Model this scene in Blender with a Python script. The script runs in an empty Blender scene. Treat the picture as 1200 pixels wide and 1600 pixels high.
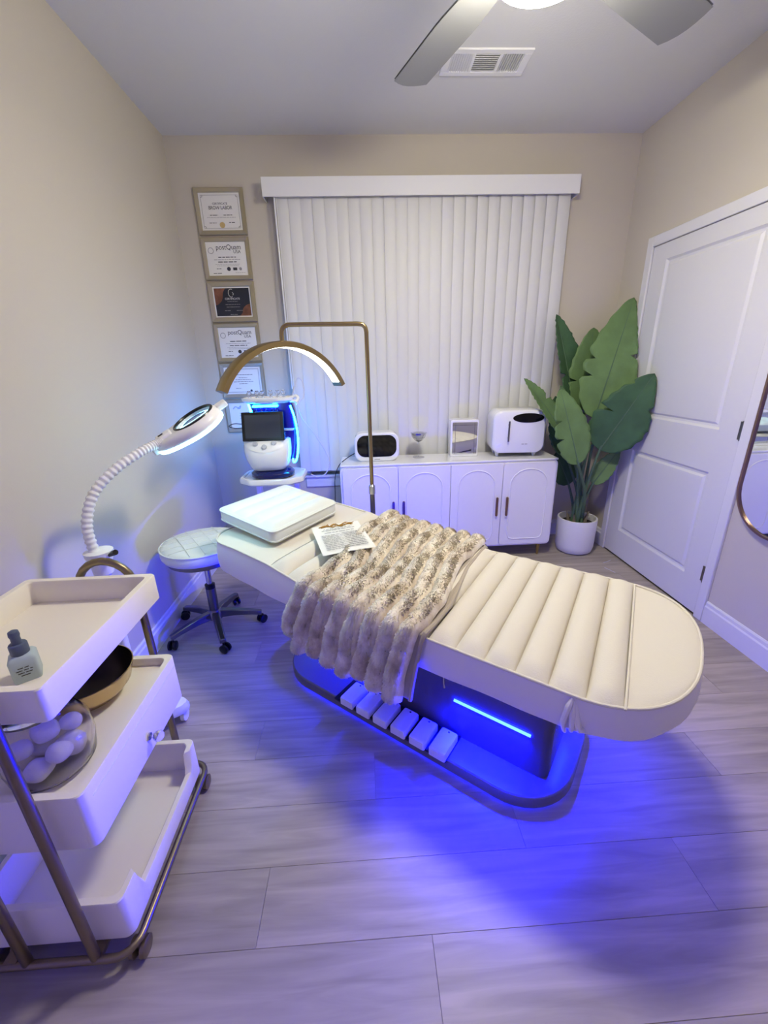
import bpy, math, random
import numpy as np
from mathutils import Matrix, Vector
R_ = math.radians
PI = math.pi
random.seed(7); rng = np.random.default_rng(7)
sc = bpy.context.scene
COL = sc.collection

# ------------------------------------------------------------------ camera
H = 1.39
FPX = 642.0
cam = bpy.data.cameras.new('camera'); camo = bpy.data.objects.new('camera', cam); COL.objects.link(camo)
cam.sensor_fit = 'HORIZONTAL'; cam.sensor_width = 36.0; cam.lens = FPX / 1200 * 36.0
cam.clip_start = 0.02
camo.matrix_world = Matrix(((0.99835395, 0.04135194, -0.03974166, 0.0),
                            (-0.05130688, 0.33425678, -0.94108449, 0.0),
                            (-0.02563175, 0.94157444, 0.33582822, H),
                            (0, 0, 0, 1)))
sc.camera = camo
# ------------------------------------------------------------------ world, exposure
w = bpy.data.worlds.new('world'); sc.world = w; w.use_nodes = True
w.node_tree.nodes['Background'].inputs[0].default_value = (0.5, 0.52, 0.6, 1)
w.node_tree.nodes['Background'].inputs[1].default_value = 0.02
sc.view_settings.view_transform = 'Standard'; sc.view_settings.look = 'None'
sc.view_settings.exposure = 0.0; sc.view_settings.gamma = 1.0
sc.view_settings.use_curve_mapping = False
# strengths of the room's lamps and of two added bed beams (used below)
FAN_LIGHT = 119.0
ARC_LIGHT = 7.0
MAG_LIGHT = 20.0
BED_LED = 150.0
BED_ADDED_BEAM = 15.0
BED_ADDED_BEAM_OUT = 26.0
BED_LED_FOOT = 650.0
BED_LED_FAR = 330.0
BED_LED_HEAD = 1700.0
UNDERGLOW = 20.0
MACHINE_LED = 60.0

# ------------------------------------------------------------------ helpers
def lin(c):
    return tuple(((x/255)/12.92 if x/255 <= 0.04045 else ((x/255+0.055)/1.055)**2.4) for x in c)

def mat(name, rgb, rough=0.5, metal=0.0, var=0.0, vscale=8.0, bump=0.0, bscale=60.0, stretch=(1, 1, 1), spec=0.5,
        trans=0.0, ior=1.45, emit=None, strength=0.0, sheen=0.0, coat=0.0, rand=0.0, alpha=1.0):
    m = bpy.data.materials.new(name); m.use_nodes = True
    nt = m.node_tree; n = nt.nodes; L = nt.links
    b = n['Principled BSDF']
    c = (*lin(rgb), 1.0)
    b.inputs['Base Color'].default_value = c
    b.inputs['Roughness'].default_value = rough
    b.inputs['Metallic'].default_value = metal
    b.inputs['Specular IOR Level'].default_value = spec
    b.inputs['Transmission Weight'].default_value = trans
    b.inputs['IOR'].default_value = ior
    b.inputs['Sheen Weight'].default_value = sheen
    b.inputs['Coat Weight'].default_value = coat
    b.inputs['Alpha'].default_value = alpha
    if emit is not None:
        b.inputs['Emission Color'].default_value = (*emit, 1.0)
        b.inputs['Emission Strength'].default_value = strength
    if var or bump or rand:
        tc = n.new('ShaderNodeTexCoord'); mp = n.new('ShaderNodeMapping')
        mp.inputs['Scale'].default_value = stretch
        L.new(tc.outputs['Object'], mp.inputs['Vector'])
        vec = mp.outputs['Vector']
        if rand:
            oi = n.new('ShaderNodeObjectInfo'); ad = n.new('ShaderNodeVectorMath'); ad.operation = 'ADD'
            sca = n.new('ShaderNodeMath'); sca.operation = 'MULTIPLY'; sca.inputs[1].default_value = 37.0
            L.new(oi.outputs['Random'], sca.inputs[0]); L.new(sca.outputs[0], ad.inputs[1]); L.new(vec, ad.inputs[0])
            vec = ad.outputs[0]
    if var or rand:
        no = n.new('ShaderNodeTexNoise'); no.inputs['Scale'].default_value = vscale; no.inputs['Detail'].default_value = 5
        L.new(vec, no.inputs['Vector'])
        rp = n.new('ShaderNodeValToRGB')
        lo = tuple(x*(1-var) for x in c[:3]); hi = tuple(min(1, x*(1+var)) for x in c[:3])
        rp.color_ramp.elements[0].position = 0.3; rp.color_ramp.elements[1].position = 0.7
        rp.color_ramp.elements[0].color = (*lo, 1); rp.color_ramp.elements[1].color = (*hi, 1)
        L.new(no.outputs['Fac'], rp.inputs['Fac'])
        out = rp.outputs['Color']
        if rand:
            hs = n.new('ShaderNodeHueSaturation'); mr = n.new('ShaderNodeMapRange')
            mr.inputs['To Min'].default_value = 1-rand; mr.inputs['To Max'].default_value = 1+rand
            L.new(oi.outputs['Random'], mr.inputs['Value']); L.new(mr.outputs[0], hs.inputs['Value']); L.new(out, hs.inputs['Color'])
            out = hs.outputs['Color']
        L.new(out, b.inputs['Base Color'])
    if bump:
        n2 = n.new('ShaderNodeTexNoise'); n2.inputs['Scale'].default_value = bscale; n2.inputs['Detail'].default_value = 4
        L.new(vec, n2.inputs['Vector'])
        bp = n.new('ShaderNodeBump'); bp.inputs['Strength'].default_value = bump; bp.inputs['Distance'].default_value = 0.004
        L.new(n2.outputs['Fac'], bp.inputs['Height']); L.new(bp.outputs['Normal'], b.inputs['Normal'])
    return m

class MB:
    def __init__(s): s.v = []; s.f = []
    def add(s, vs, fs):
        o = len(s.v); s.v += [tuple(map(float, p)) for p in vs]; s.f += [tuple(i+o for i in f) for f in fs]; return s
    def box(s, c, d, rz=0.0, mtx=None):
        x, y, z = (q/2 for q in d)
        vs = [Vector((sx*x, sy*y, sz*z)) for sz in (-1, 1) for sy in (-1, 1) for sx in (-1, 1)]
        m = mtx if mtx is not None else Matrix.Rotation(rz, 3, 'Z')
        vs = [m @ v + Vector(c) for v in vs]
        return s.add(vs, [(0, 2, 3, 1), (4, 5, 7, 6), (0, 1, 5, 4), (2, 6, 7, 3), (0, 4, 6, 2), (1, 3, 7, 5)])
    def bx(s, x0, x1, y0, y1, z0, z1):
        return s.box(((x0+x1)/2, (y0+y1)/2, (z0+z1)/2), (x1-x0, y1-y0, z1-z0))
    def rings(s, rs, closed=True, caps=True, loop=False):
        n = len(rs[0]); vs = [p for r in rs for p in r]; fs = []
        for i in range(len(rs)-1 + (1 if loop else 0)):
            a = i*n; b = ((i+1) % len(rs))*n
            for j in range(n if closed else n-1):
                k = (j+1) % n
                fs.append((a+j, a+k, b+k, b+j))
        if caps and closed and not loop:
            fs.append(tuple(range(n))[::-1]); fs.append(tuple((len(rs)-1)*n+j for j in range(n)))
        return s.add(vs, fs)
    def tube(s, path, r, seg=10, caps=True, loop=False, flat=1.0, up=None):
        P = [Vector(p) for p in path]; N = len(P)
        rr = r if isinstance(r, (list, tuple)) else [r]*N
        prev = None; rs = []
        for i, p in enumerate(P):
            if loop: t = P[(i+1) % N]-P[i-1]
            else: t = P[min(i+1, N-1)]-P[max(i-1, 0)]
            t.normalize()
            if prev is None:
                a = Vector(up) if up is not None else (Vector((0, 0, 1)) if abs(t.z) < 0.9 else Vector((1, 0, 0)))
            else: a = prev
            nrm = (a - t*a.dot(t)).normalized(); bn = t.cross(nrm); prev = nrm
            rs.append([p + (nrm*math.cos(2*PI*k/seg)*flat + bn*math.sin(2*PI*k/seg))*rr[i] for k in range(seg)])
        return s.rings(rs, True, caps, loop)
    def lathe(s, prof, seg=24, c=(0, 0, 0), caps=True):
        rs = [[(c[0]+r*math.cos(2*PI*k/seg), c[1]+r*math.sin(2*PI*k/seg), c[2]+z) for k in range(seg)] for r, z in prof]
        return s.rings(rs, True, caps)
    def prism(s, out, z0, z1, plane='xy'):
        def P(p, z): return (p[0], p[1], z) if plane == 'xy' else ((p[0], z, p[1]) if plane == 'xz' else (z, p[0], p[1]))
        return s.rings([[P(p, z0) for p in out], [P(p, z1) for p in out]])
    def grid(s, fn, nu, nv):
        vs = [fn(i/nu, j/nv) for i in range(nu+1) for j in range(nv+1)]
        fs = [(i*(nv+1)+j, (i+1)*(nv+1)+j, (i+1)*(nv+1)+j+1, i*(nv+1)+j+1) for i in range(nu) for j in range(nv)]
        return s.add(vs, fs)
    def ball(s, c, r, seg=12, nr=8, sq=(1, 1, 1)):
        rs = []
        for i in range(nr+1):
            a = -PI/2 + PI*i/nr; a = max(-PI/2+0.02, min(PI/2-0.02, a))
            rs.append([(c[0]+r*sq[0]*math.cos(a)*math.cos(2*PI*k/seg), c[1]+r*sq[1]*math.cos(a)*math.sin(2*PI*k/seg), c[2]+r*sq[2]*math.sin(a)) for k in range(seg)])
        return s.rings(rs)

def rrect(x0, x1, y0, y1, r, n=5):
    o = []
    for cx, cy, a in ((x1-r, y1-r, 0), (x0+r, y1-r, 90), (x0+r, y0+r, 180), (x1-r, y0+r, 270)):
        for k in range(n+1):
            t = R_(a+90*k/n); o.append((cx+r*math.cos(t), cy+r*math.sin(t)))
    return o

def bez(pts, n=12):
    """Catmull-Rom through pts"""
    P = [Vector(p) for p in pts]; P = [P[0]*2-P[1]] + P + [P[-1]*2-P[-2]]; o = []
    for i in range(1, len(P)-2):
        for k in range(n):
            t = k/n; a, b, c, d = P[i-1:i+3]
            o.append(0.5*((2*b)+(c-a)*t+(2*a-5*b+4*c-d)*t*t+(3*b-a-3*c+d)*t*t*t))
    o.append(P[-2]); return o

def mesh(name, mb, m, smooth=True, ang=38):
    me = bpy.data.meshes.new(name); me.from_pydata(mb.v, [], mb.f); me.update()
    if smooth:
        me.shade_smooth(); me.set_sharp_from_angle(angle=R_(ang))
    if m is not None: me.materials.append(m)
    return me

def part(name, mb, m, parent=None, bevel=0.0, smooth=True, ang=38, kind=None, label=None, sub=0, seg=2, loc=None, rot=None):
    me = mb if isinstance(mb, bpy.types.Mesh) else mesh(name, mb, m, smooth, ang)
    o = bpy.data.objects.new(name, me); COL.objects.link(o)
    if parent is not None: o.parent = parent
    if loc: o.location = loc
    if rot: o.rotation_euler = rot
    if bevel:
        bm = o.modifiers.new('bevel', 'BEVEL'); bm.width = bevel; bm.segments = seg; bm.limit_method = 'ANGLE'; bm.angle_limit = R_(40)
    if sub:
        sm = o.modifiers.new('sub', 'SUBSURF'); sm.levels = sub; sm.render_levels = sub
    if kind: o['kind'] = kind
    if label: o['label'] = label
    return o

def thing(name, label, cat, loc=(0, 0, 0), rz=0.0, group=None):
    o = bpy.data.objects.new(name, None); COL.objects.link(o); o.location = loc; o.rotation_euler = (0, 0, rz)
    o.empty_display_size = 0.05
    o['label'] = label; o['category'] = cat
    if group: o['group'] = group
    return o

def tag(o, label, cat, group=None):
    o['label'] = label; o['category'] = cat
    if group: o['group'] = group
    return o

def struct(name, mb, m, **k): return part(name, mb, m, kind='structure', **k)

def text(s, size, m, parent, org, ex, ey, name='lettering', align='CENTER', depth=0.0004, shear=0.0, sx=1.0, label=None):
    """flat print: lettering lying in the plane ex/ey at org (parent space)"""
    cu = bpy.data.curves.new(name, 'FONT'); cu.body = s; cu.size = size; cu.align_x = align; cu.align_y = 'CENTER'
    cu.extrude = depth; cu.shear = shear
    t = bpy.data.objects.new(name, cu); COL.objects.link(t)
    bpy.context.view_layer.update()
    me = bpy.data.meshes.new_from_object(t.evaluated_get(bpy.context.evaluated_depsgraph_get()))
    bpy.data.objects.remove(t); bpy.data.curves.remove(cu)
    ex = Vector(ex); ey = Vector(ey); ez = ex.cross(ey)
    mt = Matrix((( ex.x*sx, ey.x, ez.x, org[0]), (ex.y*sx, ey.y, ez.y, org[1]), (ex.z*sx, ey.z, ez.z, org[2]), (0, 0, 0, 1)))
    me.transform(mt); me.materials.clear(); me.materials.append(m)
    return part(name, me, m, parent, label=label)

def lines(rows, m, parent, org, ex, ey, h=0.003, name='print_lines', seed=1):
    """rows: (x0, x1, y) runs of small print, broken into words"""
    rg = random.Random(seed); mb = MB(); ex = Vector(ex); ey = Vector(ey); ez = ex.cross(ey); O = Vector(org)
    for x0, x1, y in rows:
        x = x0
        while x < x1:
            wl = min(rg.uniform(2.0, 6.0)*h, x1-x)
            P = [O+ex*a+ey*b+ez*0.0005 for a, b in ((x, y-h*.35), (x+wl, y-h*.35), (x+wl, y+h*.35), (x, y+h*.35))]
            mb.add(P, [(0, 1, 2, 3)]); x += wl+h*0.8
    return part(name, mb, m, parent, smooth=False, kind='stuff')

# ------------------------------------------------------------------ materials
M = {}
M['wall'] = mat('wall_paint', (206, 198, 180), 0.85, bump=0.08, bscale=180)
M['wallfront'] = mat('wall_paint_front', (212, 206, 192), 0.85)
M['ceil'] = mat('ceiling_paint', (222, 222, 220), 0.9, bump=0.15, bscale=120)
M['trim'] = mat('trim_paint', (226, 225, 224), 0.4)
M['door'] = mat('door_paint', (222, 221, 220), 0.45)
M['subfloor'] = mat('subfloor', (120, 112, 108), 0.8)
M['blind'] = mat('blind_vinyl', (222, 222, 218), 0.5, bump=0.05, bscale=90)
M['valance'] = mat('valance_vinyl', (238, 238, 236), 0.35)
M['white'] = mat('white_plastic', (238, 238, 238), 0.3)
M['whitegloss'] = mat('white_gloss', (240, 240, 242), 0.12, coat=0.3)
M['cab'] = mat('cabinet_lacquer', (240, 238, 240), 0.35)
M['leather'] = mat('white_leather', (223, 216, 202), 0.6, bump=0.12, bscale=260)
M['leather2'] = mat('pillow_leather', (226, 228, 220), 0.4, bump=0.1, bscale=260)
M['skirt'] = mat('skirt_leather', (232, 226, 232), 0.5, bump=0.1, bscale=200)
M['steel'] = mat('brushed_steel', (124, 121, 121), 0.28, 1.0, bump=0.03, bscale=200)
M['chrome'] = mat('chrome', (190, 190, 195), 0.12, 1.0)
M['gold'] = mat('brushed_gold', (160, 140, 98), 0.3, 1.0)
M['goldframe'] = mat('gold_frame', (182, 172, 144), 0.35, 0.6)
M['bronze'] = mat('bronze_frame', (150, 122, 105), 0.3, 1.0)
M['trayw'] = mat('tray_lacquer', (238, 231, 216), 0.45)
M['postgold'] = mat('post_gold', (138, 124, 98), 0.35, 0.9)
M['knobw'] = mat('knob_silver', (200, 204, 212), 0.3, 0.3)
M['black'] = mat('black_plastic', (14, 14, 16), 0.3)
M['blackgl'] = mat('black_glass', (8, 9, 14), 0.06)
M['screen'] = mat('dark_screen', (62, 68, 78), 0.12)
M['grey'] = mat('bed_base_grey', (112, 107, 106), 0.25, 0.0)
M['column'] = mat('bed_column_grey', (84, 80, 82), 0.25, 0.0)
M['pedal'] = mat('pedal_pad', (236, 232, 236), 0.4)
M['blueplastic'] = mat('navy_plastic', (8, 14, 84), 0.18, coat=0.5)
M['cyan'] = mat('cyan_led', (180, 255, 255), 0.3, emit=(0.004, 0.24, 1.0), strength=MACHINE_LED)
M['cyanside'] = mat('cyan_led_side', (180, 255, 255), 0.3, emit=(0.004, 0.24, 1.0), strength=MACHINE_LED*3)
M['arc'] = mat('arc_diffuser', (255, 255, 250), 0.3, emit=(1.0, 0.98, 0.86), strength=ARC_LIGHT)
M['mag'] = mat('lens_ring_led', (255, 255, 255), 0.3, emit=(0.36, 0.82, 1.0), strength=MAG_LIGHT)
M['fan'] = mat('fan_diffuser', (255, 255, 245), 0.3, emit=(1.0, 0.94, 0.79), strength=FAN_LIGHT)
M['led'] = mat('blue_led', (120, 200, 255), 0.3, emit=(0.002, 0.006, 1.0), strength=BED_LED)
M['ledfar'] = mat('blue_led_far', (120, 200, 255), 0.3, emit=(0.002, 0.006, 1.0), strength=BED_LED_FAR)
M['ledfoot'] = mat('blue_led_foot', (120, 200, 255), 0.3, emit=(0.002, 0.006, 1.0), strength=BED_LED_FOOT)
M['ledhead'] = mat('blue_led_head', (120, 200, 255), 0.3, emit=(0.002, 0.006, 1.0), strength=BED_LED_HEAD)
M['under'] = mat('blue_underglow', (60, 60, 255), 0.3, emit=(0.002, 0.006, 1.0), strength=UNDERGLOW)
M['blade'] = mat('fan_blade', (146, 147, 146), 0.5, bump=0.04, bscale=80)
M['fanmetal'] = mat('fan_housing', (96, 96, 95), 0.35, 0.6)
M['glass'] = mat('clear_glass', (250, 250, 252), 0.02, trans=1.0, ior=1.45)
M['jarglass'] = mat('jar_glass', (246, 244, 252), 0.08, trans=1.0, ior=1.25)
M['frost'] = mat('frosted_glass', (186, 200, 206), 0.5, trans=0.15, ior=1.3)
M['capblue'] = mat('slate_cap', (84, 94, 118), 0.5)
M['cotton'] = mat('cotton', (240, 236, 236), 0.9, bump=0.5, bscale=90)
M['bowl'] = mat('bowl_brass', (196, 170, 120), 0.2, 1.0)
M['bowlin'] = mat('bowl_interior', (44, 34, 32), 0.3, 0.6)
M['mirror'] = mat('mirror_glass', (225, 228, 232), 0.02, 1.0)
M['paper'] = mat('paper', (236, 234, 226), 0.7)
M['paperdark'] = mat('dark_print', (38, 40, 48), 0.4, var=0.2, vscale=6)
M['brownfoil'] = mat('copper_print', (122, 78, 56), 0.4, var=0.5, vscale=18)
M['ink'] = mat('ink', (70, 68, 66), 0.8)
M['inklight'] = mat('pale_ink', (158, 154, 150), 0.8)
M['inkwhite'] = mat('white_ink', (225, 222, 214), 0.8)
M['foil'] = mat('gold_foil', (170, 128, 60), 0.4, 0.5)
M['seal'] = mat('gold_seal', (205, 178, 120), 0.45, 0.3)
M['lilac'] = mat('lilac_print', (165, 170, 215), 0.7)
M['leafA'] = mat('leaf_light', (100, 130, 80), 0.65, var=0.16, vscale=9, bump=0.2, bscale=40, stretch=(1, 1, 1))
M['leafB'] = mat('leaf_dark', (62, 96, 62), 0.6, var=0.2, vscale=9, bump=0.2, bscale=40)
M['stem'] = mat('leaf_stem', (84, 110, 84), 0.5)
M['husk'] = mat('stem_husk', (130, 120, 100), 0.8)
M['soil'] = mat('soil', (36, 32, 30), 0.95, bump=0.8, bscale=60)
M['pot'] = mat('pot_ceramic', (232, 230, 230), 0.5, bump=0.1, bscale=140)
M['cord'] = mat('black_cord', (22, 22, 26), 0.5)
M['whitecord'] = mat('white_cord', (206, 206, 222), 0.45)
M['backing'] = mat('throw_lining', (176, 164, 148), 0.9, sheen=0.3)
M['lens'] = mat('lens_glass', (210, 235, 240), 0.03, trans=1.0, ior=1.5)
M['dark'] = mat('vent_dark', (185, 185, 185), 0.9)
M['sky'] = mat('night_glass', (20, 26, 50), 0.05)

def wood_mat():
    m = bpy.data.materials.new('vinyl_plank'); m.use_nodes = True
    nt = m.node_tree; n = nt.nodes; L = nt.links; b = n['Principled BSDF']
    tc = n.new('ShaderNodeTexCoord'); oi = n.new('ShaderNodeObjectInfo')
    mp = n.new('ShaderNodeMapping'); mp.inputs['Scale'].default_value = (1.0, 11.0, 1.0)
    ml = n.new('ShaderNodeMath'); ml.operation = 'MULTIPLY'; ml.inputs[1].default_value = 53.0
    L.new(oi.outputs['Random'], ml.inputs[0]); L.new(ml.outputs[0], mp.inputs['Location'])
    L.new(tc.outputs['Object'], mp.inputs['Vector'])
    n1 = n.new('ShaderNodeTexNoise'); n1.inputs['Scale'].default_value = 2.6; n1.inputs['Detail'].default_value = 7; n1.inputs['Distortion'].default_value = 0.6
    L.new(mp.outputs['Vector'], n1.inputs['Vector'])
    rp = n.new('ShaderNodeValToRGB'); e = rp.color_ramp.elements
    e[0].position = 0.28; e[0].color = (*lin((148, 138, 130)), 1); e[1].position = 0.72; e[1].color = (*lin((184, 172, 162)), 1)
    k = e.new(0.5); k.color = (*lin((167, 156, 147)), 1)
    L.new(n1.outputs['Fac'], rp.inputs['Fac'])
    hs = n.new('ShaderNodeHueSaturation'); mr = n.new('ShaderNodeMapRange')
    mr.inputs['To Min'].default_value = 0.92; mr.inputs['To Max'].default_value = 1.07
    L.new(oi.outputs['Random'], mr.inputs['Value']); L.new(mr.outputs[0], hs.inputs['Value']); L.new(rp.outputs['Color'], hs.inputs['Color'])
    L.new(hs.outputs['Color'], b.inputs['Base Color'])
    b.inputs['Roughness'].default_value = 0.42; b.inputs['Specular IOR Level'].default_value = 0.4
    bp = n.new('ShaderNodeBump'); bp.inputs['Strength'].default_value = 0.12; bp.inputs['Distance'].default_value = 0.003
    L.new(n1.outputs['Fac'], bp.inputs['Height']); L.new(bp.outputs['Normal'], b.inputs['Normal'])
    return m
M['plank'] = wood_mat()

def fur_mat():
    m = bpy.data.materials.new('faux_fur'); m.use_nodes = True
    nt = m.node_tree; n = nt.nodes; L = nt.links; b = n['Principled BSDF']
    tc = n.new('ShaderNodeTexCoord')
    n1 = n.new('ShaderNodeTexNoise'); n1.inputs['Scale'].default_value = 9; n1.inputs['Detail'].default_value = 6; n1.inputs['Roughness'].default_value = 0.7
    L.new(tc.outputs['Object'], n1.inputs['Vector'])
    rp = n.new('ShaderNodeValToRGB'); e = rp.color_ramp.elements
    e[0].position = 0.33; e[0].color = (*lin((202, 184, 158)), 1); e[1].position = 0.58; e[1].color = (*lin((250, 241, 224)), 1)
    k = e.new(0.45); k.color = (*lin((228, 213, 190)), 1)
    L.new(n1.outputs['Fac'], rp.inputs['Fac']); L.new(rp.outputs['Color'], b.inputs['Base Color'])
    b.inputs['Roughness'].default_value = 0.85; b.inputs['Sheen Weight'].default_value = 0.4
    return m
M['fur'] = fur_mat()

# ------------------------------------------------------------------ room shell
XL, XR, YB, YF, ZC = -1.148, 1.842, 3.17, -1.0, 2.735
fl = struct('floor', MB().bx(XL-.1, XR+.1, YF-.1, YB+.1, -0.06, -0.0065), M['subfloor'], smooth=False)
PW, PLN, G = 0.181, 1.22, 0.0003
pm_cache = {}
row = 0; y = YF
while y < YB-0.001:
    y1 = min(y+PW, YB)
    x = XL - (PLN*((row*0.37) % 1.0)); row += 1
    while x < XR-0.001:
        a = max(x, XL); b2 = min(x+PLN, XR)
        if b2-a > 0.02:
            k = (round(b2-a, 3), round(y1-y, 3))
            if k not in pm_cache:
                lx, ly = k[0]/2-G, k[1]/2-G; bv = 0.0007; mb = MB()
                mb.rings([[(sx*(lx-i), sy*(ly-i), z) for sx, sy in ((-1, -1), (1, -1), (1, 1), (-1, 1))] for i, z in ((0, -0.006), (0, -bv), (bv, 0.0))])
                pm_cache[k] = mesh('plank', mb, M['plank'], False)
            part('plank', pm_cache[k], None, fl, loc=((a+b2)/2, (y+y1)/2, 0.0))
        x += PLN
    y += PW

struct('wall_left', MB().bx(XL-.1, XL, YF-.1, YB+.1, -0.06, ZC+.1), M['wall'], smooth=False)
struct('wall_front', MB().bx(XL, XR, YF-.1, YF, -0.06, ZC+.1), M['wallfront'], smooth=False)
struct('ceiling', MB().bx(XL-.1, XR+.1, YF-.1, YB+.1, ZC, ZC+.1), M['ceil'], smooth=False)
# right wall with the door opening
DY0, DY1, DZ = 1.915, 2.855, 2.04
wr = MB(); wr.bx(XR, XR+.1, YF-.1, DY0, -0.06, ZC+.1); wr.bx(XR, XR+.1, DY1, YB+.1, -0.06, ZC+.1); wr.bx(XR, XR+.1, DY0, DY1, DZ, ZC+.1)
struct('wall_right', wr, M['wall'], smooth=False)
# back wall with the window opening
WX0, WX1, WZ0, WZ1 = -0.43, 1.32, 0.60, 2.33
wb = MB(); wb.bx(XL, WX0, YB, YB+.1, -0.06, ZC+.1); wb.bx(WX1, XR, YB, YB+.1, -0.06, ZC+.1)
wb.bx(WX0, WX1, YB, YB+.1, -0.06, WZ0); wb.bx(WX0, WX1, YB, YB+.1, WZ1, ZC+.1)
struct('wall_back', wb, M['wall'], smooth=False)
wf = MB(); t = 0.04
wf.bx(WX0, WX0+t, YB+.04, YB+.09, WZ0, WZ1); wf.bx(WX1-t, WX1, YB+.04, YB+.09, WZ0, WZ1)
wf.bx(WX0+t, WX1-t, YB+.04, YB+.09, WZ0, WZ0+t); wf.bx(WX0+t, WX1-t, YB+.04, YB+.09, WZ1-t, WZ1)
wf.bx((WX0+WX1)/2-.02, (WX0+WX1)/2+.02, YB+.04, YB+.09, WZ0+t, WZ1-t)
win = struct('window_1', wf, M['trim'], bevel=0.003)
part('pane', MB().bx(WX0+t, (WX0+WX1)/2-.02, YB+.062, YB+.068, WZ0+t, WZ1-t), M['sky'], win)
part('pane', MB().bx((WX0+WX1)/2+.02, WX1-t, YB+.062, YB+.068, WZ0+t, WZ1-t), M['sky'], win)
part('sill', MB().bx(WX0-.05, WX1+.05, YB-.03, YB+.04, WZ0-.022, WZ0), M['trim'], win, bevel=0.004)
part('apron', MB().bx(WX0-.04, WX1+.04, YB-.014, YB, WZ0-.10, WZ0-.022), M['trim'], win, bevel=0.003)

def baseboard(name, a, b, nrm):
    """profile: 13 cm board with a stepped cap"""
    a = Vector(a); b = Vector(b); n = Vector(nrm); mb = MB()
    prof = [(0, 0), (0.014, 0), (0.014, 0.098), (0.009, 0.106), (0.009, 0.122), (0.004, 0.13), (0, 0.13)]
    mb.rings([[p + n*d + Vector((0, 0, z)) for d, z in prof] for p in (a, b)])
    return struct(name, mb, M['trim'], smooth=False)
baseboard('baseboard_left', (XL, YF, 0), (XL, YB, 0), (1, 0, 0))
baseboard('baseboard_back', (XL+.014, YB, 0), (XR-.014, YB, 0), (0, -1, 0))
br = MB()
baseboard('baseboard_right', (XR, YF, 0), (XR, DY0-.052, 0), (-1, 0, 0))
baseboard('baseboard_front', (XL+.014, YF, 0), (XR-.014, YF, 0), (0, 1, 0))
baseboard('baseboard_corner', (XR, DY1+.052, 0), (XR, YB-.014, 0), (-1, 0, 0))
# door casing
tc_ = MB(); cw = 0.055
for ya, yb_ in ((DY0-cw+.004, DY0+.004), (DY1-.004, DY1+cw-.004)):
    tc_.bx(XR-.016, XR, ya, yb_, 0, DZ+cw)
tc_.bx(XR-.016, XR, DY0+.004, DY1-.004, DZ-.004, DZ+cw)
struct('trim_1', tc_, M['trim'], bevel=0.004)
# door: slab with two raised and recessed panels
dr = MB(); XS = XR-0.004; ys0, ys1, zs0, zs1 = DY0+.007, DY1-.007, 0.012, DZ-.007
py0, py1 = 2.06, 2.72
pan = [(0.205, 0.805), (1.03, 1.945)]
th = 0.036
dr.bx(XS, XS+th, ys0, py0, zs0, zs1); dr.bx(XS, XS+th, py1, ys1, zs0, zs1)
dr.bx(XS, XS+th, py0, py1, zs0, pan[0][0]); dr.bx(XS, XS+th, py0, py1, pan[0][1], pan[1][0]); dr.bx(XS, XS+th, py0, py1, pan[1][1], zs1)
door = struct('door_1', dr, M['door'], smooth=False)
for z0, z1 in pan:
    mb = MB()
    def rr(i, x): return [(x, py0+i, z0+i), (x, py1-i, z0+i), (x, py1-i, z1-i), (x, py0+i, z1-i)]
    mb.rings([rr(0, XS), rr(0.012, XS+0.010), rr(0.024, XS+0.012), rr(0.036, XS+0.003), rr(0.05, XS+0.002)][::-1], caps=False)
    mb.add(rr(0.05, XS+0.002), [(3, 2, 1, 0)])
    part('door_panel', mb, M['door'], door, smooth=False)
for hz in (0.262, 1.045, 1.83):
    h = MB(); h.tube([(XS-.006, DY0+.004, hz-.048), (XS-.006, DY0+.004, hz+.048)], 0.0065, 10)
    h.bx(XS-.004, XS-.001, DY0+.002, DY0+.026, hz-.044, hz+.044)
    part('hinge', h, M['steel'], door, label='brushed metal door hinge')
kb = MB(); kb.tube([(XS, ys1-.06, 1.0), (XS-.05, ys1-.06, 1.0)], [.011, .009], 12); kb.ball((XS-.058, ys1-.06, 1.0), .026)
part('door_knob', kb, M['steel'], door, label='brushed metal door knob')

# ------------------------------------------------------------------ vertical blind
bl = thing('vertical_blind', 'white vertical slat blind hanging from a white valance over the window', 'blind', (0, 3.09, 0))
vx0, vx1 = -0.566, 1.424
vb = MB(); vb.bx(vx0, vx1, -.030, -.022, 2.385, 2.487); vb.bx(vx0, vx1, -.022, .078, 2.479, 2.487)
vb.bx(vx0, vx0+.008, -.022, .078, 2.385, 2.479); vb.bx(vx1-.008, vx1, -.022, .078, 2.385, 2.479)
part('valance', vb, M['valance'], bl, bevel=0.002)
part('head_rail', MB().bx(-.5, 1.40, -.004, .036, 2.42, 2.46), M['white'], bl)
NS = 25
SX0, SX1 = -0.487, 1.388
pitch = (SX1-SX0)/NS; sw = pitch*1.17; sm_ = MB()
def slat(u, v):
    a = (u-.5)*sw; return (a, -0.006*(1-(2*u-1)**2), -1.765*v)
sm_.grid(slat, 8, 1)
def slat2(u, v):
    x, y, z = slat(1-u, v); return (x, y+.0016, z)
sm_.grid(slat2, 8, 1)
slat_me = mesh('slat', sm_, M['blind'])
rgs = random.Random(3)
for i in range(NS):
    cx = SX0+pitch*(i+.5)
    part('slat', slat_me, None, bl, loc=(cx, 0.014+rgs.uniform(-.0015, .0015), 2.405), rot=(0, 0, R_(5+rgs.uniform(-2, 2) + (5 if i > 15 else 0))))
wd = MB(); wd.tube([(-.499, -.012, 2.40), (-.500, -.012, 1.25)], 0.004, 8)
part('wand', wd, M['white'], bl)
for i in range(2):
    part('chain', MB().tube(bez([(-.494+.008*i, -.012, 2.40), (-.494+.01*i, -.016, 1.3), (-.487+.006*i, -.014, .95)], 6), .0016, 6), M['white'], bl)

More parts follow.
